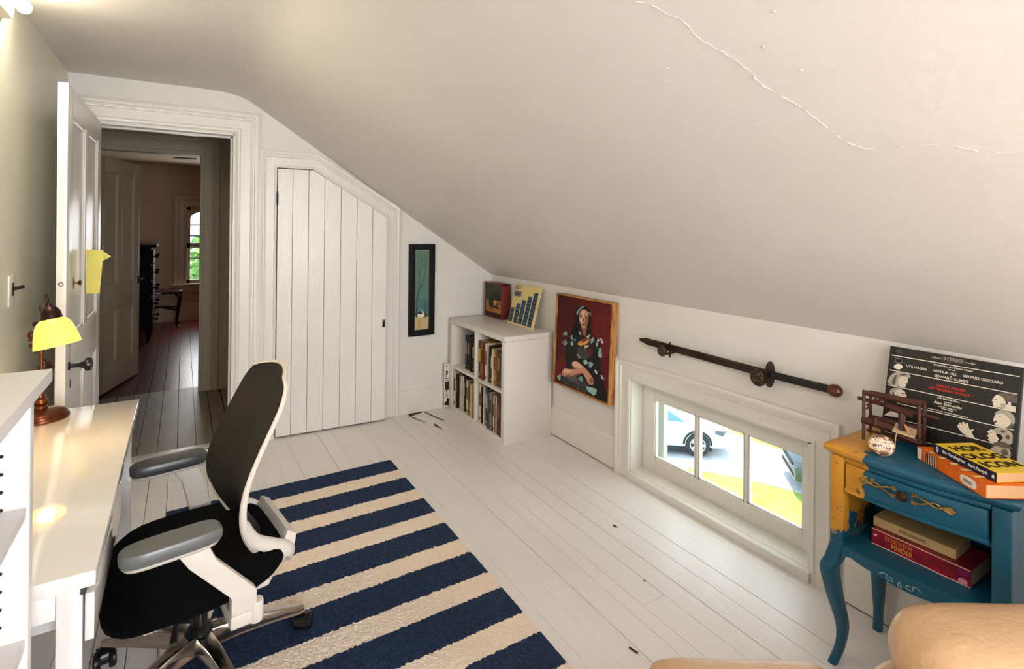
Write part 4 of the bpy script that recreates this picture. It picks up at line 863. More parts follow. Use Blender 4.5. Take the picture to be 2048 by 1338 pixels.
box_obj('side_panel', (1.905, 2.175, SY0+.004, SY0+.02, .372, .70), m_teal, ns, .002)
box_obj('back_panel', (2.16, 2.172, SY0+.01, SY1-.01, .372, .70), m_teal, ns, .001)
for a, b, xo in ((SY1-.044, SY1, .010), (SY0, SY0+.044, .040)):
    box_obj('corner_post', (1.848+xo, 1.892+xo, a, b, .365, .70), m_teal, ns, .007)
    box_obj('corner_post', (2.135, 2.176, a+.002, b-.002, .355, .70), m_teal, ns, .005)
def bowed_panel(name, z0, z1, d0, d1, ya=SY1-.045, yb=SY0+.045, m=m_teal, par=None, bev=.003, xb=1.860, amt=.072):
    pts = [(bow(ya+(yb-ya)*i/20, xb, amt)+d0, ya+(yb-ya)*i/20) for i in range(21)]
    bk = [(bow(ya+(yb-ya)*i/20, xb, amt)+d1, ya+(yb-ya)*i/20) for i in range(21)][::-1]
    bm = bmesh.new(); prism(bm, pts+bk, 'z', z0, z1); return obj(name, bm, m, par or ns, bevel=bev)
bowed_panel('rail', .686, .70, .006, .03)
dr = bowed_panel('drawer', .600, .684, 0, .022, ya=SY1-.05, yb=SY0+.05)
bowed_panel('drawer_lip', .592, .603, -.004, .02, ya=SY1-.048, yb=SY0+.048, bev=.002)
bm = bmesh.new(); bx(bm, 1.90, 2.16, SY0+.02, SY1-.02, .580, .592); obj('divider', bm, m_teal, ns)
P = [(bow(SY1-.045+(SY0-SY1+.09)*i/20, 1.858, .07), SY1-.045+(SY0-SY1+.09)*i/20) for i in range(21)]
bm = bmesh.new(); prism(bm, P+[(2.16, SY0+.02), (2.16, SY1-.02)], 'z', .398, .412); obj('shelf', bm, m_teal, ns, bevel=.002)
# scalloped apron
bm = bmesh.new(); n = 28; ya, yb = SY1-.04, SY0+.04; R = []
for i in range(n+1):
    t = i/n; y = ya+(yb-ya)*t; s = abs(2*t-1); zb = .345-.022*math.cos(2*PI*s*1.0)*(1-s*.2)+.012*s**6 if True else 0
    zb = .366+.022*s**1.5 if s < .86 else .388-.018*(s-.86)/.14
    x = bow(y, 1.858, .07); R.append([(x, y, zb), (x, y, .399), (x+.018, y, .399), (x+.018, y, zb)])
loft(bm, R); obj('apron', bm, m_teal, ns, bevel=0)
m_scroll = mat('white_scroll_paint', (176, 206, 214), .5)
bm = bmesh.new()
for sgn in (-1, 1):
    c = .74+sgn*.024
    sc_ = [(c+sgn*.03, 0.384), (c+sgn*.02, 0.391), (c+sgn*.010, 0.390), (c+sgn*.011, 0.381), (c+sgn*.004, 0.376), (c-sgn*.007, 0.379), (c-sgn*.005, 0.386), (c+sgn*.003, 0.387)]
    tube(bm, [(bow(y, 1.858, .07)-.0004, y, z) for y, z in spline(sc_, 5)], .0009, 6)
tube(bm, [(bow(y, 1.858, .07)-.0004, y, z) for y, z in spline([(.735, 0.376), (.74, 0.386), (.745, 0.376), (.738, 0.372)], 5, True)], .0009, 6, closed=True)
obj('scrollwork', bm, m_scroll, ns)
# cabriole legs
for x, y, sx, sy, front in ((1.880, SY1-.022, -1, 1, True), (1.908, SY0+.022, -1, -1, True), (2.155, SY1-.022, 1, 1, False), (2.155, SY0+.022, 1, -1, False)):
    bm = bmesh.new(); a = 1 if front else .25
    L = spline([(x+.004, y-.004*sy, .42), (x-.012*a*-sx*-1 if False else x+.010*sx*a, y+.010*sy*a, .355), (x+.022*sx*a, y+.020*sy*a, .315), (x+.008*sx*a, y+.008*sy*a, .22), (x-.010*sx*a, y-.006*sy*a, .13), (x-.006*sx*a, y-.002*sy*a, .06), (x+.012*sx*a, y+.012*sy*a, .0)], 5)
    rad = [.030 if i < 4 else (.031 if i < 11 else max(.0165, .031-.00105*(i-10))) for i in range(len(L))]
    rings = []
    for p, r in zip(L, rad):
        rings.append([(p[0]+r*.95*np.sign(math.cos(t))*abs(math.cos(t))**.6, p[1]+r*.85*np.sign(math.sin(t))*abs(math.sin(t))**.6, p[2]) for t in np.linspace(0, 2*PI, 14, endpoint=False)])
    loft(bm, rings); obj('leg', bm, m_teal, ns, angle=60)
# brass pull
m_gold = mat('antique_brass_pull', (168, 136, 84), .35, metal=.9, var=.55, vscale=70)
bm = bmesh.new()
fx_ = lambda y: bow(y, 1.860, .072)-.008
c = .728
def sw_(pts, r=.003):
    pts = spline(pts, 6); tube(bm, [(fx_(c+u), c+u, .655+v) for u, v in pts], r, 8)
for s in (-1, 1):
    sw_([(s*.018, .006), (s*.035, .010), (s*.055, .004), (s*.075, -.004), (s*.09, 0)]); sw_([(s*.018, -.006), (s*.035, -.010), (s*.055, -.002), (s*.075, .008), (s*.09, 0)])
    sw_([(s*.02, .012), (s*.028, .016), (s*.032, .011), (s*.026, .008)], .0025); sw_([(s*.02, -.012), (s*.028, -.016), (s*.032, -.011), (s*.026, -.008)], .0025)
    for k in (-2, -1, 0, 1, 2): sw_([(s*.088, 0), (s*(.105-.002*abs(k)), .0028*k), (s*(.122-.004*abs(k)), .0045*k)], .0026)
    sphere(bm, (fx_(c+s*.09)-.002, c+s*.09, .655), .005, 8, 6)
obj('pull', bm, m_gold, dr)
bm = bmesh.new(); lathe(bm, [(.006, 0), (.007, .010), (.013, .016), (.0155, .022), (.012, .029), (.004, .032), (0, .032)], (fx_(c)+.008, c, .655), (-1, 0, 0), 16); obj('pull_knob', bm, mat('dark_bronze_knob', (70, 54, 40), .3, metal=.8), dr)

# books in the cubby
def laid_book(name, label, o, ex, ey, L, Wd, th, cov, pages, group=None):
    """closed book lying flat: o = spine corner at bottom, ex along the spine, ey across the pages"""
    t = thing(name, label, 'book', tuple(o), group=group); o, ex, ey = Vector(o), Vector(ex).normalized(), Vector(ey).normalized(); up = V(0, 0, 1); cth = .002
    def q(bm, u0, u1, v0, v1, w0, w1): loft(bm, [[o+ex*u+ey*v+up*w for u, v in ((u0, v0), (u1, v0), (u1, v1), (u0, v1))] for w in (w0, w1)])
    bm = bmesh.new(); q(bm, 0, L, 0, Wd, 0, cth); q(bm, 0, L, 0, Wd, th-cth, th); q(bm, 0, L, 0, cth, 0, th); obj('cover', bm, cov, t, bevel=.0008, bevseg=1)
    bm = bmesh.new(); q(bm, .0015, L-.0015, cth, Wd-.002, cth, th-cth); obj('page_block', bm, pages, t, bevel=0)
    return t
m_crim = mat('crimson_cover', (168, 22, 62), .3, col2=(112, 14, 34), vscale=14)
m_tanb = mat('tan_book_cloth', (206, 178, 128), .7, var=.1, vscale=30)
rb = laid_book('thick_book', 'thick worn crimson book lying on the open shelf of the teal table', (1.955, .862, .413), (.0, -1, 0), (1, 0, 0), .262, .155, .05, m_crim, m_pages)
for z in (.413, .4615):
    bm = bmesh.new(); tube(bm, [(1.9545, .862-.26*i/12, z+RNG.uniform(-.0006, .0006)) for i in range(13)], .0014, 6); obj('worn_edge', bm, flat((232, 200, 180)), rb)
text('title', 'SYNONYM', .020, flat((206, 132, 52)), rb, (1.955, .785, .446), (0, -1, 0), (0, 0, 1), sx=.8, bold=.0002); text('title', 'FINDER', .021, flat((230, 170, 66)), rb, (1.955, .775, .428), (0, -1, 0), (0, 0, 1), sx=.85, bold=.0002)
text('author', 'J.I. Rodale', .014, flat((112, 56, 40)), rb, (1.955, .695, .438), (0, -1, 0), (0, 0, 1))
for nm, col, pts, sm in (('price_sticker', (226, 150, 180), [(.885, .08), (.96, .08), (.96, .3), (.9, .34)], True), ('publisher_patch', (120, 30, 84), [(.88, .5), (.97, .5), (.97, .8), (.88, .85)], True), ('publisher_mark', (240, 220, 220), [(.02, .55), (.06, .55), (.06, .7), (.02, .62)], False)):
    paint(nm, rb, (1.955, .862, .413), (0, -.262, 0), (0, 0, .05), [(col, pts, sm)])
tb_ = laid_book('slim_book', 'slim tan clothbound book lying on top of the crimson book', (1.975, .866, .4635), (.02, -1, 0), (1, .02, 0), .222, .13, .03, m_tanb, m_pages)
text('title', 'APHORISMS', .014, flat((120, 92, 66)), tb_, (1.976, .755, .479), (.02, -1, 0), (0, 0, 1)); text('title_mark', 'I', .010, flat((140, 110, 80)), tb_, (1.979, .665, .479), (.02, -1, 0), (0, 0, 1))
# books on the top
m_orng = mat('orange_cover', (238, 112, 22), .35, var=.06, vscale=8); m_ylw = mat('yellow_cover', (240, 204, 48), .35); m_pagesp = mat('peach_pages', (228, 184, 138), .75, var=.08, vscale=100, stretch=(1, 1, 30))
oe = V(-.135, -.206, 0).normalized(); of = V(.836, -.548, 0)
o0 = V(1.967, .739, TZ+.001)
ob_ = laid_book('orange_paperback', 'thick orange paperback lying on the teal table under the yellow book', o0, oe, of, .247, .165, .037, m_orng, m_pagesp)
ou, on = V(0, 0, 1), oe.cross(V(0, 0, 1))
paint('spine_head', ob_, o0, oe*.247, ou*.037, [((236, 230, 224), [(.0, .02), (.06, .02), (.075, .98), (0, .98)], False)], clip=False)
o = paint('spine_bars', ob_, o0, oe*.247, ou*.037, [((30, 26, 34), [(.14+.029*k, .08), (.158+.029*k, .08), (.158+.029*k, .92), (.14+.029*k, .92)], False) for k in range(6)]+[((246, 236, 214), [(.132+.029*k, .06), (.139+.029*k, .06), (.139+.029*k, .95), (.132+.029*k, .95)], False) for k in range(7)], clip=False); o['kind'] = 'stuff'
paint('barcode_sticker', ob_, o0, oe*.247, ou*.037, [((246, 236, 224), [(.68, .22), (.86, .22), (.86, .78), (.68, .78)], True)]+[((110, 106, 106), [(.70+.012*k, .34), (.706+.012*k, .34), (.706+.012*k, .62), (.70+.012*k, .62)], False) for k in range(11)], clip=False)
tz = o0+V(0, 0, .037)
paint('cover_bars', ob_, tz, oe*.247, of*.165 if False else of*.165, [((232, 220, 150), [(.16+.16*k, .01), (.205+.16*k, .01), (.205+.16*k, .28), (.16+.16*k, .28)], False) for k in range(5)], lift=-.0009 if (oe.cross(of)).z < 0 else .0009, clip=False)
ye = V(-.09, -.172, 0).normalized(); yfv = V(.886, -.464, 0)
y0_ = V(1.958, .694, TZ+.0395)
ylb = laid_book('yellow_paperback', 'yellow paperback with a navy spine and black lettering on the orange book', y0_, ye, yfv, .196, .128, .026, [m_ylw], m_pagesp)
paint('spine_print', ylb, y0_, ye*.196, ou*.026, [((22, 30, 62), [(0, 0), (1, 0), (1, 1), (0, 1)], False), ((176, 190, 200), [(.05, .2), (.085, .2), (.085, .8), (.05, .8)], True), ((226, 230, 234), [(.93, .35), (.965, .3), (.965, .7), (.94, .6)], True)], clip=False)
text('spine_title', 'the Horologicon', .013, flat((232, 232, 230)), ylb, y0_+ye*.068+ou*.015, ye, ou, bold=.0003, sx=.85); text('spine_author', 'Mark Forsyth', .013, flat((232, 232, 230)), ylb, y0_+ye*.142+ou*.013, ye, ou, bold=.0003, sx=.82)
for i, s in enumerate(('HOR', 'OLOG', 'ICON')):
    text('cover_title', s, .046, flat((30, 26, 20)), ylb, y0_+yfv*(.042+0)+ye*(.045+.052*i)+yfv*.022+ou*.026, yfv, -ye, sx=.95, bold=.0012)

# souvenir glass paperweight
gp = thing('souvenir_paperweight', 'domed glass souvenir paperweight with a red and cream printed picture', 'paperweight', (1.893, .815, TZ))
gc = V(1.90, .812, TZ+.030); gn = V(-.80, -.36, .48).normalized(); gu = (V(0, 0, 1)-gn*gn.z).normalized(); gr = gu.cross(gn)
bm = bmesh.new(); R = []
for i in range(9):
    t = PI/2*i/8; R.append([gc+gr*(.036*math.cos(t)*math.cos(a))+gu*(.032*math.cos(t)*math.sin(a))+gn*(.012*math.sin(t)) for a in np.linspace(0, 2*PI, 28, endpoint=False)])
R = [[p-gn*.010 for p in R[0]]]+R
loft(bm, R); obj('glass_dome', bm, mat('printed_glass', (112, 62, 44), .06, coat=1, col2=(226, 200, 164), vscale=38, lo=.46, hi=.54, stretch=(1, 1, 2.4)), gp, angle=80)
for i, (s, z) in enumerate((('SOUVENIR', .011), ('CONNEAUT', .001), ('LAKE', -.008))):
    text('lettering', s, .0105, flat((248, 240, 226)), gp, gc+gn*.0118+gu*z, gr, gu, bold=.0004, sx=1.0)
# wooden loom model
m_loom = mat('dark_loom_wood', (78, 38, 26), .5, var=.45, vscale=30, stretch=(1, 5, 5))
lo_ = V(1.985, .903, TZ); le = V(.19, -.98, 0).normalized(); lf = V(.98, .19, 0)
lm = thing('loom_model', 'small dark wooden model of a hand loom on the teal table', 'model', tuple(lo_+le*.075+lf*.04))
def lbar(name, a, b, r=.004, w=None):
    """square bar between local points (along, depth, height)"""
    p, q = [lo_+le*k[0]+lf*k[1]+V(0, 0, k[2]) for k in (a, b)]
    bm = bmesh.new(); tube(bm, [p, q], r*1.41, 4, flatten=w); rot = None
    return obj(name, bm, m_loom, lm, bevel=.0005, bevseg=1)
for u in (0, .152):
    for d in (0, .085): lbar('post', (u, d, 0), (u, d, .155 if d == 0 else .14), .0042)
lbar('top_beam', (-.004, 0, .16), (.158, 0, .158), .0065); lbar('top_beam', (-.004, .085, .143), (.158, .085, .143), .005)
lbar('heddle_beam', (-.022, .02, .132), (.20, .02, .118), .005); lbar('heddle_bar', (.06, .01, .127), (.135, .01, .116), .0075)
for k in range(3): lbar('brace', (.008, -.002, .105+.014*k), (.036+.014*k, -.002, .15), .0025)
lbar('breast_beam', (-.006, 0, .066), (.08, 0, .060), .009); lbar('breast_beam', (.08, .0, .045), (.16, 0, .032), .0055)
lbar('warp_beam', (-.004, .085, .055), (.158, .085, .05), .008); lbar('side_rail', (0, 0, .06), (0, .085, .056), .0045); lbar('side_rail', (.152, 0, .05), (.152, .085, .05), .0045)
lbar('floor_rail', (0, .04, .022), (.152, .04, .016), .0035); lbar('peg', (.035, -.008, .06), (.035, -.008, .084), .0045); lbar('upright', (.105, .012, .06), (.105, .012, .125), .008)
bm = bmesh.new(); p = lambda u, d, z: lo_+le*u+lf*d+V(0, 0, z)
loft(bm, [[p(.082, -.006, .052), p(.142, -.006, .046), p(.142, -.006, .050), p(.082, -.006, .057)], [p(.082, .05, .062), p(.142, .05, .056), p(.142, .05, .060), p(.082, .05, .067)]]); obj('woven_cloth', bm, mat('raw_cloth', (214, 186, 150), .9), lm)
bm = bmesh.new(); tube(bm, spline([p(.10, -.008, .055), p(.095, -.012, .05), p(.093, -.014, .03), p(.092, -.014, .004)], 5), .0013, 6); obj('thread', bm, mat('thread', (226, 202, 160), .9), lm)
bm = bmesh.new(); tube(bm, [p(.115, .0, .082), p(.126, .0, .058)], .0035, 8); tube(bm, spline([p(.128, .0, .066), p(.14, .0, .072), p(.15, .0, .06)], 4), .0012, 6); obj('shuttle', bm, mat('shuttle_wood', (206, 140, 96), .6), lm)

# record sleeve leaning behind
rs = thing('record_sleeve', 'black record box with white lines and lettering leaning on the wall behind the books', 'record', (2.13, .72, TZ))
l0, lw, lh = V(2.100, .901, TZ+.001), V(0, -.356, .003), V(.070, 0, .299); ln_ = lw.cross(lh).normalized()
bm = bmesh.new(); loft(bm, [[l0+q-ln_*d for q in (V(0, 0, 0), lw, lw+lh, lh)] for d in (0, .016)]); obj('box', bm, mat('black_sleeve', (9, 9, 9), .5, var=.2, vscale=30), rs, bevel=.0015)
lpf = homog([(124, 9), (1659, 275), (1556, 1489), (8, 1022)])
WH = (232, 224, 210); GRAY = (150, 144, 134); S = []
def hline(a, b, w=9): S.append((WH, [(a[0], a[1]-w/2), (b[0], b[1]-w/2), (b[0], b[1]+w/2), (a[0], a[1]+w/2)], False))
hline((133, 117), (1615, 379)); hline((112, 290), (1592, 585)); hline((92, 465), (1570, 792)); hline((200, 680), (1545, 1003)); hline((240, 873), (1525, 1212)); hline((60, 1010), (1300, 1345), 7)
S += [(GRAY, stroke((600, 145), (715, 165), 12), False), (GRAY, [(592, 143), (650, 133), (640, 165)], False), (GRAY, stroke((985, 210), (1100, 232), 12), False), (GRAY, [(1118, 234), (1055, 205), (1060, 243)], False), ((70, 66, 62), [(715, 135), (990, 180), (985, 235), (712, 190)], False), ((60, 56, 54), [(190, 60), (230, 45), (272, 75), (270, 105), (220, 112), (195, 90)]), ((120, 114, 106), [(178, 150), (262, 160), (258, 220), (175, 205)], False), ((26, 24, 24), [(186, 160), (254, 168), (250, 210), (184, 197)], False), (WH, [(168, 245), (210, 220), (258, 240), (262, 270), (215, 288), (170, 268)])]
# small black-and-white heads in generic profile, and an open hand
LT, MD, DKG, INK = (216, 206, 190), (168, 160, 148), (92, 86, 80), (30, 28, 27)
for c, pts, sm in [
 (MD, [(100, 450), (105, 395), (140, 345), (205, 318), (290, 325), (345, 350), (355, 380), (330, 388), (300, 380), (250, 400), (225, 480)], True), (LT, [(215, 400), (255, 370), (310, 375), (330, 395), (322, 415), (330, 432), (318, 440), (320, 452), (305, 462), (300, 490), (262, 495), (215, 480)], False), (DKG, [(140, 440), (165, 380), (205, 345), (190, 400), (175, 465)], True), (DKG, [(230, 350), (290, 335), (320, 350), (260, 362)], True), (INK, stroke((282, 405), (314, 409), 6, 3), False), (INK, stroke((298, 452), (319, 450), 6, 3), False),
 (LT, [(150, 560), (190, 525), (250, 520), (290, 545), (300, 575), (314, 602), (300, 612), (305, 628), (150, 602)], False), (MD, [(115, 560), (130, 520), (185, 503), (250, 510), (195, 532), (165, 560), (150, 596)], True), (INK, stroke((250, 566), (298, 576), 10, 4), False), (DKG, [(150, 560), (168, 555), (172, 585), (155, 590)], True),
 (LT, [(50, 820), (110, 780), (150, 735), (230, 735), (280, 780), (300, 800), (270, 815), (275, 845), (210, 850)], False), (DKG, [(120, 780), (160, 725), (230, 725), (170, 755)], True), (INK, stroke((240, 790), (280, 800), 8, 3), False),
 (LT, [(1293, 655), (1330, 600), (1355, 585), (1400, 600), (1440, 640), (1460, 700), (1570, 730), (1565, 792), (1430, 755), (1400, 735), (1330, 735), (1305, 722), (1314, 706), (1298, 696), (1312, 678)], False), (DKG, [(1355, 585), (1420, 562), (1510, 575), (1585, 605), (1580, 690), (1530, 680), (1480, 690), (1440, 640), (1400, 605)], True), (LT, [(1480, 680), (1510, 675), (1515, 715), (1485, 720)], True), (INK, stroke((1322, 640), (1362, 648), 7, 4), False), (MD, [(1400, 690), (1460, 700), (1440, 745), (1400, 730)], True),
 (LT, [(1312, 880), (1325, 835), (1350, 805), (1420, 800), (1480, 850), (1520, 905), (1500, 960), (1440, 975), (1400, 960), (1350, 950), (1325, 930), (1333, 912), (1312, 895)], False), (MD, [(1330, 800), (1390, 770), (1490, 785), (1550, 840), (1558, 910), (1535, 955), (1515, 905), (1480, 850), (1420, 808), (1350, 815)], True), (INK, [(1326, 898), (1340, 888), (1352, 900), (1338, 912)], True), (INK, stroke((1372, 842), (1412, 852), 8, 3), False), (DKG, [(1490, 950), (1545, 930), (1525, 985), (1485, 985)], True),
 (LT, [(1240, 1015), (1290, 990), (1340, 1010), (1345, 1060), (1380, 1100), (1350, 1145), (1290, 1145), (1245, 1110), (1264, 1090), (1240, 1068), (1258, 1042)], False), (MD, [(1320, 985), (1420, 975), (1520, 1030), (1535, 1100), (1520, 1165), (1440, 1160), (1400, 1130), (1370, 1090), (1345, 1050)], True), (INK, [(1345, 1050), (1390, 1050), (1420, 1090), (1395, 1120), (1365, 1090)], True), (DKG, [(1400, 1000), (1450, 1010), (1440, 1035), (1405, 1025)], True), (DKG, [(1460, 1060), (1500, 1070), (1490, 1110), (1455, 1095)], True), (INK, stroke((1275, 1030), (1310, 1028), 7, 3), False),
 (MD, [(1280, 1220), (1350, 1180), (1450, 1190), (1505, 1240), (1500, 1330), (1380, 1320), (1290, 1270)], True), (DKG, [(1285, 1190), (1350, 1140), (1450, 1145), (1515, 1205), (1440, 1215), (1350, 1185)], True), (DKG, [(1400, 1240), (1460, 1230), (1480, 1290), (1420, 1290)], True),
 (LT, [(895, 950), (905, 930), (925, 955), (912, 916), (936, 912), (955, 945), (950, 905), (978, 905), (988, 940), (998, 914), (1020, 920), (1030, 970), (1045, 1000), (1075, 985), (1088, 992), (1060, 1025), (1100, 1095), (1010, 1070), (960, 1040), (925, 1000)], False)]: S.append((c, pts, sm))
paint('cover_print', rs, l0, lw, lh, S, lpf, lift=.0003, step=.00002)
def lpt(nm, s, size, px, col=WH, sx=1.0, bold=.00012):
    u, v = lpf(px); text(nm, s, size, flat(col), rs, l0+lw*u+lh*v, lw, lh, sx=sx, bold=bold, lift=.0016)
lpt('lettering', 'STEREO', .015, (850, 178), (176, 168, 156), 1.0); lpt('lettering', 'Richard Barr and Clinton Wilder', .0078, (845, 272)); lpt('lettering', 'present', .006, (835, 297))
lpt('lettering', 'UTA HAGEN', .0112, (425, 268), sx=.95); lpt('lettering', 'ARTHUR HILL', .0112, (755, 328), sx=.95); lpt('lettering', 'GEORGE GRIZZARD', .0112, (1188, 410), sx=.98); lpt('lettering', 'in', .006, (825, 372)); lpt('lettering', "EDWARD ALBEE'S", .0115, (825, 400), sx=1.0)
lpt('title', "WHO'S AFRAID", .0112, (818, 508), (216, 52, 44)); lpt('title', 'OF VIRGINIA WOOLF ?', .0112, (818, 553), (216, 52, 44), 1.02)
lpt('lettering', 'with Melinda Dillon', .0075, (792, 646)); lpt('lettering', 'staged by', .005, (790, 677)); lpt('lettering', 'Alan Schneider', .0125, (790, 707)); lpt('lettering', 'production designed by', .0052, (782, 741)); lpt('lettering', 'William Ritman', .0052, (782, 762)); lpt('lettering', 'produced for records by Goddard Lieberson', .006, (784, 796))

# ------------------------------------------------------------------ white desk
DX0, DX1, DY0, DY1, DZ = XL+.004, -.150, 1.41, 2.685, .72
dk_ = thing('white_desk', 'glossy white writing desk along the left wall', 'desk', ((DX0+DX1)/2, (DY0+DY1)/2, 0))
bm = bmesh.new(); bx(bm, DX0, DX1, DY0, DY1, DZ-.032, DZ); obj('desk_top', bm, m_white, dk_, bevel=.002)
for ya, yb in ((DY0+.004, DY0+.034), (DY1-.034, DY1-.004)):
    bm = bmesh.new()
    # flat end frame: two legs and a rail with a rounded opening
    bx(bm, DX0+.004, DX0+.05, ya, yb, 0, DZ-.032); bx(bm, DX1-.066, DX1-.022, ya, yb, 0, DZ-.032); bx(bm, DX0+.05, DX1-.066, ya, yb, DZ-.085, DZ-.032)
    obj('leg_frame', bm, m_white, dk_, bevel=.003)
box_obj('back_panel', (DX0+.02, DX0+.036, DY0+.034, DY1-.034, .40, DZ-.032), m_white, dk_, .001)
box_obj('inner_panel', (DX0+.036, DX1-.05, DY0+.10, DY0+.115, .56, DZ-.032), m_white, dk_, .001)
box_obj('apron', (DX1-.040, DX1-.024, DY0+.034, DY1-.034, .625, DZ-.032), m_white, dk_, .001)
bm = bmesh.new(); bx(bm, DX1-.018, DX1-.002, DY0+.002, DY0+.56, .575, DZ-.046); obj('drawer_front', bm, m_white, dk_, bevel=.0015)
bm = bmesh.new(); bx(bm, DX1-.026, DX1-.018, DY0+.003, DY0+.556, DZ-.046, DZ-.033); obj('shadow_slot', bm, flat((60, 58, 58)), dk_, smooth=False)
box_obj('drawer_box', (DX0+.06, DX1-.045, DY0+.12, DY0+.55, .60, DZ-.04), m_white, dk_, .001)

# tall white shelving unit in the left foreground
TU = 1.17
su = thing('shelf_unit', 'white shelving unit with peg holes at the near end of the desk', 'shelf', (-.39, 1.0, 0))
SXR = -.237
bm = bmesh.new(); bx(bm, XL+.004, -.212, .60, 1.338, TU-.024, TU); obj('top_board', bm, m_shelfw, su, bevel=.002)
box_obj('side_panel', (XL+.01, SXR, 1.300, 1.328, 0, TU-.024), m_shelfw, su, .001)
box_obj('side_panel', (XL+.01, SXR, .61, .638, 0, TU-.024), m_shelfw, su, .001)
box_obj('back_panel', (XL+.006, XL+.012, .638, 1.30, .03, TU-.024), m_shelfw, su, 0)
for z in (.03, .30, .665, .908):
    box_obj('shelf_board', (XL+.012, SXR-.004, .638, 1.300, z, z+.019), m_shelfw, su, .001)
m_hole = mat('peg_hole_dark', (38, 32, 30), .9)
for z in [1.060-.0325*k for k in range(5)]+[.815-.0325*k for k in range(-1, 4)]+[.56-.0325*k for k in range(6)]:
    for x in (-.276, -.50):
        bm = bmesh.new(); lathe(bm, [(.0032, 0), (.0032, .0007), (0, .0007)], (x, 1.300, z), (0, -1, 0), 10); obj('peg_hole', bm, m_hole, su)

# ------------------------------------------------------------------ desk lamp
LX, LY = -.443, 2.592
la = thing('desk_lamp', 'lit bronze desk lamp with a yellow glass shade on the white desk', 'lamp', (LX, LY, DZ))
m_bronze = mat('bronze_lamp', (110, 58, 32), .25, metal=.75, var=.2, vscale=20)
m_bronzed = mat('dark_bronze_socket', (52, 30, 24), .3, metal=.7)
bm = bmesh.new(); lathe(bm, [(.084, .0005), (.085, .006), (.083, .012), (.078, .014), (.077, .019), (.072, .021), (.070, .027), (.050, .034), (.026, .038), (.020, .041)], (LX, LY, DZ), (0, 0, 1), 40); obj('base', bm, m_bronze, la)
bm = bmesh.new(); lathe(bm, [(.018, .038), (.021, .043), (.016, .049), (.020, .056), (.023, .063), (.019, .071), (.013, .075), (.015, .08), (.016, .084), (.008, .090), (.0065, .094), (.0065, .30), (.009, .302), (.009, .315), (.006, .318), (.0055, .40), (.009, .405), (.010, .415), (.006, .424), (0, .425)], (LX, LY, DZ), (0, 0, 1), 18); obj('pole', bm, m_bronze, la)
ax = V(.20, -.10, -1).normalized()            # shade axis, tilted to the right
st = V(-.374, 2.297, 1.163)
bm = bmesh.new(); lathe(bm, [(.004, -.052), (.0045, -.022), (.008, -.020), (.008, -.012), (.012, -.010), (.022, .0), (.027, .010), (.029, .028), (.030, .036), (.026, .038)], st, ax, 22); obj('socket', bm, m_bronzed, la)
bm = bmesh.new(); tube(bm, [(LX, LY, 1.125), (LX+.012, LY-.06, 1.15), st+ax*.002], .0055, 10); sphere(bm, (LX-.018, LY-.004, 1.075), .009, 10, 8); tube(bm, [(LX-.018, LY-.004, 1.075), (LX, LY, 1.078)], .004, 8); obj('swivel_arm', bm, m_bronzed, la)
bm = bmesh.new(); tube(bm, spline([(LX-.004, LY, 1.036), (LX-.03, LY, 1.045), (LX-.036, LY, 1.03), (LX-.028, LY, 1.022), (LX-.036, LY, 1.012)], 4), .005, 8); sphere(bm, (LX-.03, LY, .995), .008, 8, 6); obj('thumb_key', bm, mat('red_bronze_key', (92, 30, 30), .3, metal=.5), la)
def shade_mat():
    m = bpy.data.materials.new('amber_glass_shade'); m.use_nodes = True; MATS['amber_glass_shade'] = m
    nt = m.node_tree; b = nt.nodes['Principled BSDF']
    b.inputs['Base Color'].default_value = (*lin((250, 214, 110)), 1); b.inputs['Roughness'].default_value = .25
    b.inputs['Emission Color'].default_value = (*lin((255, 206, 82)), 1); b.inputs['Emission Strength'].default_value = .72
    return m
sh0 = st+ax*.030
bm = bmesh.new(); R = [(.024, .0), (.032, .003), (.043, .012), (.051, .028), (.057, .050), (.062, .073), (.066, .097), (.064, .097), (.059, .072), (.054, .050), (.048, .030), (.041, .015), (.028, .006)]
R = [(a*.96, h*.96) for a, h in R]; lathe(bm, R, sh0, ax, 36, cap=False); obj('shade', bm, shade_mat(), la)
bm = bmesh.new(); c = sh0+ax*.055; sphere(bm, c, (.026, .026, .032), 16, 12); obj('bulb', bm, mat('lit_bulb', (255, 236, 190), .3, emit=14, emitcol=(255, 226, 160)), la)
light('desk_lamp_bulb', 'POINT', tuple(sh0+ax*.085), 3.2, (1, .78, .45), soft=.02)

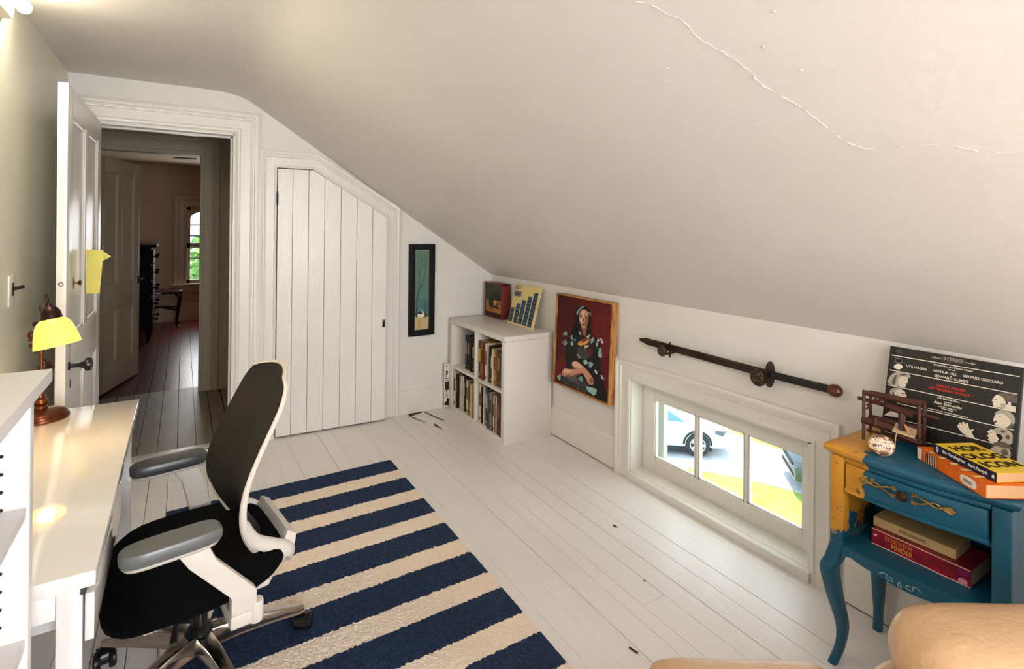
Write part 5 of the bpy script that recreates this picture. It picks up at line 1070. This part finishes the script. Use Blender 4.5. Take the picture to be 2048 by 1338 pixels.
# ------------------------------------------------------------------ office chair
hub = V(.055, 1.972, 0)
oc = thing('office_chair', 'white and black mesh office chair pushed up to the desk', 'chair', tuple(hub+V(0, 0, 0)), math.radians(9))
m_plast = mat('white_chair_plastic', (224, 216, 206), .35); m_mesh = mat('black_brown_mesh', (24, 17, 14), .6, var=.35, vscale=14, bump=.6, bscale=420, spec=.35)
m_seat = mat('black_seat_fabric', (9, 9, 11), .95, bump=.5, bscale=350, spec=.08); m_chrome = mat('polished_aluminium', (196, 188, 180), .16, metal=1); m_pad = mat('grey_arm_pad', (104, 106, 106), .28, var=.06, vscale=6); m_padd = mat('dark_arm_pad', (64, 66, 70), .3)
m_blkp = mat('black_plastic', (16, 16, 17), .25)
FZ = .014  # on the rug
for k in range(5):
    a = math.radians(1.5-9+72*k); c, s = math.cos(a), math.sin(a); r1 = .315
    bm = bmesh.new(); rings = []
    for t, hw, hh, z in ((.03, .030, .030, .125), (.12, .026, .026, .125), (.22, .021, .019, .113), (.30, .017, .013, .098), (.322, .012, .010, .094)):
        rings.append([(c*t-s*y, s*t+c*y, z+zz) for y, zz in ((-hw, -hh), (hw, -hh), (hw*.75, hh*.8), (-hw*.75, hh*.8))])
    loft(bm, rings); obj('base_arm', bm, m_chrome, oc, bevel=.004, world=False)
    ct_ = thing  # caster
    cx, cy = c*r1, s*r1; ca = a+1.1+k*.6; u = V(math.cos(ca), math.sin(ca), 0)
    bm = bmesh.new(); tube(bm, [(cx, cy, .095), (cx, cy, .06)], .008, 8); tube(bm, [(cx-u.y*.022+u.x*.0, cy+u.x*.022, .05), (cx+u.y*.022, cy-u.x*.022, .05)], .026, 14); cs = obj('caster', bm, m_blkp, oc, world=False)
    for sg in (-1, 1):
        bm = bmesh.new(); lathe(bm, [(.018, .010), (.026, .011), (.029, .016), (.029, .026), (.024, .031), (0, .032)], (cx+u.x*.012, cy+u.y*.012, FZ+.029), (-u.y*sg, u.x*sg, 0), 16); w_ = obj('caster_wheel', bm, m_blkp, cs, world=False)
bm = bmesh.new(); lathe(bm, [(.036, .09), (.042, .10), (.042, .15), (.030, .165), (.024, .17), (.024, .30), (.014, .30), (.014, .36)], (0, 0, 0), (0, 0, 1), 20); obj('gas_column', bm, m_blkp, oc, world=False)
bm = bmesh.new(); bx(bm, -.12, .11, -.075, .075, .305, .355); bx(bm, -.05, .05, -.13, .13, .315, .345); obj('mechanism', bm, m_blkp, oc, bevel=.012, world=False)
bm = bmesh.new(); tube(bm, [(-.06, -.07, .325), (-.09, -.17, .30), (-.10, -.2, .27)], [.012, .016, .022], 10, flatten=(1, .5)); obj('tilt_lever', bm, m_blkp, oc, world=False)
# seat cushion
bm = bmesh.new(); NU, NV = 36, 9; R = []
def srnd(a, p): return np.sign(math.cos(a))*abs(math.cos(a))**p, np.sign(math.sin(a))*abs(math.sin(a))**p
for z, s in ((.345, .86), (.352, .95), (.368, .995), (.385, 1.0), (.402, .975), (.414, .92), (.421, .8), (.424, .55), (.4235, .2)):
    ring = []
    for k in range(NU):
        cx, sy = srnd(2*PI*k/NU, .62); x = -.015+.245*s*cx; y = .275*s*sy*(1-.06*max(0, cx))
        zz = z - (.040*max(0, (-x-.12)/.14)**2)*1.0 + .012*(abs(y)/.27)**2*s + .010*max(0, x/.2)**2
        ring.append((x, y, zz))
    R.append(ring)
loft(bm, R); obj('seat', bm, m_seat, oc, world=False, angle=80)
bm = bmesh.new(); loft(bm, [[(x*.8-.01, y*.8, z) for x, y in [(-.24, -.2), (-.2, -.26), (.2, -.26), (.24, -.2), (.24, .2), (.2, .26), (-.2, .26), (-.24, .2)]] for z in (.332, .352)]); obj('seat_pan', bm, m_plast, oc, bevel=.004, world=False)
# backrest
bz = [.375, .44, .52, .60, .70, .80, .88, .945]; bxp = [.200, .155, .115, .100, .125, .168, .205, .235]
def prof_x(z): return float(np.interp(z, bz, bxp)) if False else float(np.polyval(np.polyfit(bz, bxp, 5), z))
def half_w(t):   # t 0 bottom .. 1 top
    w = .125+.098*math.sin(min(1, t/.40)*PI/2) if t < .40 else .223-.020*((t-.40)/.60)
    r = .16
    if t > 1-r: w -= .085*(1-math.sqrt(max(0, 1-((t-(1-r))/r)**2)))
    return w
def bpt(u, t, off=0):
    z = .375+.57*t
    return V(prof_x(z)-.052*u*u*(1-.45*t)+off, u*half_w(t), z+(.016*(1-u*u)*max(0, (t-.7)/.3)))
NU, NT = 22, 34
bm = bmesh.new(); g = [[[bm.verts.new(bpt(-1+2*i/NU, j/NT, o)) for i in range(NU+1)] for j in range(NT+1)] for o in (0, .010)]
for q in g:
    for j in range(NT):
        for i in range(NU): bm.faces.new((q[j][i], q[j][i+1], q[j+1][i+1], q[j+1][i]))
border = [(0, i) for i in range(NU+1)]+[(j, NU) for j in range(1, NT+1)]+[(NT, i) for i in range(NU-1, -1, -1)]+[(j, 0) for j in range(NT-1, 0, -1)]
for k in range(len(border)):
    a, b = border[k], border[(k+1) % len(border)]; bm.faces.new((g[0][a[0]][a[1]], g[0][b[0]][b[1]], g[1][b[0]][b[1]], g[1][a[0]][a[1]]))
obj('back_mesh', bm, m_mesh, oc, world=False, angle=60)
rim = [bpt(-1, t, .012) for t in np.linspace(.06, 1, 26)]+[bpt(u, 1, .012) for u in np.linspace(-.9, .9, 15)]+[bpt(1, t, .012) for t in np.linspace(1, .06, 26)]
bm = bmesh.new(); tube(bm, rim, [.008+.006*max(0, 1-i/14) if i < 33 else .008+.006*max(0, 1-(len(rim)-1-i)/14) for i in range(len(rim))], 10); obj('back_frame', bm, m_plast, oc, world=False)
# yoke carrying the back from under the seat
for s in (-1, 1):
    bm = bmesh.new(); P = spline([bpt(s*.98, .30, .018), bpt(s*.98, .16, .028), V(.215, s*.165, .402), V(.235, s*.12, .352), V(.165, s*.075, .318), V(.06, s*.05, .312)], 5)
    tube(bm, P, [.011+.010*math.sin(PI*min(1, i/18)) for i in range(len(P))], 12, flatten=(1.1, .7)); obj('back_yoke', bm, m_plast, oc, world=False)
bm = bmesh.new(); loft(bm, [[(.205, -y, .352), (.245, -y, .372), (.255, -y, .43), (.225, -y, .45), (.20, -y, .40)] for y in (-.15, -.06, .06, .15)]); obj('yoke_bridge', bm, m_plast, oc, bevel=.008, world=False)
# arms
def arm(px_, py_, z, s, mtop):
    bm = bmesh.new(); R = []
    for zz, k in ((z-.010, .93), (z-.004, .99), (z+.008, 1), (z+.018, .985), (z+.0235, .93), (z+.025, .5)):
        R.append([(px_+.118*k*srnd(a, .45)[0], py_+(.044*k)*srnd(a, .6)[1]*(1+.08*math.cos(a)), zz) for a in np.linspace(0, 2*PI, 32, endpoint=False)])
    loft(bm, R); obj('arm_pad', bm, mtop, oc, world=False, angle=28)
    bm = bmesh.new(); R = []
    for zz, k in ((z-.024, .5), (z-.019, .9), (z-.010, .96)):
        R.append([(px_+.118*k*srnd(a, .45)[0], py_+(.044*k)*srnd(a, .6)[1], zz) for a in np.linspace(0, 2*PI, 32, endpoint=False)])
    loft(bm, R); obj('pad_tray', bm, m_plast, oc, world=False, angle=70)
    bm = bmesh.new(); bx0 = .035; R = []
    for t, xx, yy, zz, hw, ht in ((0, px_+.045, py_, z-.022, .038, .016), (.3, px_+.07, py_+.004*s, z-.07, .034, .015), (.7, bx0+.02, s*.292, .40, .034, .017), (1, bx0+.02, s*.288, .345, .034, .02)):
        R.append([(xx-hw, yy-ht, zz), (xx+hw, yy-ht, zz), (xx+hw, yy+ht, zz), (xx-hw, yy+ht, zz)])
    loft(bm, R); obj('arm_post', bm, m_plast, oc, bevel=.007, world=False)
    bm = bmesh.new(); bx(bm, bx0-.015, bx0+.055, *sorted((s*.10, s*.305)), .305, .345); tube(bm, [(bx0+.055, s*.29, .30), (bx0+.055, s*.29, .362)], .021, 14); obj('arm_bracket', bm, m_plast, oc, bevel=.008, world=False)
arm(-.118, -.285, .592, -1, m_pad); arm(-.045, .282, .592, 1, m_padd)

# ------------------------------------------------------------------ tan leather armchair (only its arm and cushions reach the picture)
m_lea = mat('tan_leather', (208, 172, 132), .42, var=.10, vscale=5, bump=.25, bscale=70, coat=.1)
ac = thing('leather_armchair', 'tan leather armchair whose padded arm reaches in beside the teal table', 'armchair', (1.60, .25, 0))
bk = V(.84, -.54, 0).normalized(); sd_ = V(.54, .84, 0)  # backward direction, towards the nightstand side
a0 = V(1.455, .565, 0)
def pillow(name, o, L, Wd, z0, z1, puff=.6, par=ac, front=.0, droop=0):
    """padded block: along bk from o, width across sd_ (centred), rounded everywhere"""
    bm = bmesh.new(); R = []; n = 40
    for i in range(n+1):
        t = i/n; e = max(0.02, 1-abs(2*t-1)**9)**.5; e = e if t < .5 else max(e, .4)
        ring = []
        for a in np.linspace(0, 2*PI, 36, endpoint=False):
            cx, cz = srnd(a, puff); wr = 1+.018*math.sin(a*7+1)*math.exp(-((t-.04)/.07)**2)+.012*math.sin(a*11)*math.exp(-((t-.1)/.05)**2)
            p = Vector(o)+bk*(L*t)+sd_*(cx*Wd/2*e*wr); z = (z0+z1)/2+cz*(z1-z0)/2*e*wr-droop*(1-t)**3
            ring.append((p.x, p.y, z))
        R.append(ring)
    loft(bm, R); return obj(name, bm, m_lea, par, angle=80)
def BS(b, t): return bk*b+sd_*t
pillow('arm_pad', BS(.835, 1.165), .85, .24, .415, .605, .75)
pillow('arm_side', BS(.80, 1.20), .85, .26, .04, .445, .5)
pillow('seat_cushion', BS(.80, .83), .75, .44, .20, .40, .5)
pillow('footrest_cushion', BS(.27, 1.05), .50, .50, .22, .455, .5)
pillow('arm_pad', BS(.835, .53), .85, .20, .415, .605, .75)
pillow('arm_side', BS(.80, .53), .85, .18, .04, .43, .5)
bm = bmesh.new(); loft(bm, [[BS(u, v).to_tuple()[:2]+(z,) for u, v in ((.35, .80), (1.6, .62), (1.6, 1.10), (.35, 1.22))] for z in (0, .21)]); obj('base', bm, m_lea, ac, bevel=.02)
pillow('back_cushion', BS(1.45, .83), .25, .50, .3, .95, .5)

# floor lamp standing outside the picture on the right: its warm light falls on the slope
fl = thing('floor_lamp', 'lit floor lamp near the armchair outside the right edge of the picture', 'lamp', (1.12, -.36, 0))
bm = bmesh.new(); lathe(bm, [(.12, 0), (.12, .015), (.02, .03), (.011, .04), (.011, 1.36), (.0, 1.36)], (1.12, -.36, 0), (0, 0, 1), 20); obj('stand', bm, m_bronzed, fl)
bm = bmesh.new(); lathe(bm, [(.07, 1.34), (.11, 1.40), (.115, 1.402), (.075, 1.342)], (1.12, -.36, 0), (0, 0, 1), 28, cap=False); obj('shade', bm, m_bronzed, fl)
bm = bmesh.new(); sphere(bm, (1.12, -.36, 1.41), .028, 12, 10); obj('bulb', bm, MATS['lit_bulb'], fl)
light('floor_lamp_bulb', 'POINT', (1.12, -.34, 1.48), 8, (1, .58, .36), soft=.05)

# unseen ceiling lamp added behind the camera to brighten floor and slope
pl = thing('fill_light_globe', 'unseen white ceiling globe added behind the camera as fill light', 'lamp', (.25, -1.1, ZC))
bm = bmesh.new(); lathe(bm, [(.06, 0), (.06, -.02), (.01, -.03), (.01, -.06)], (.25, -1.1, ZC-.001), (0, 0, 1), 20); obj('canopy', bm, m_brass, pl)
bm = bmesh.new(); sphere(bm, (.25, -1.1, ZC-.17), .11, 24, 16); obj('globe', bm, mat('fill_globe_glow', (255, 250, 240), .3, emit=28, emitcol=(250, 250, 252)), pl)
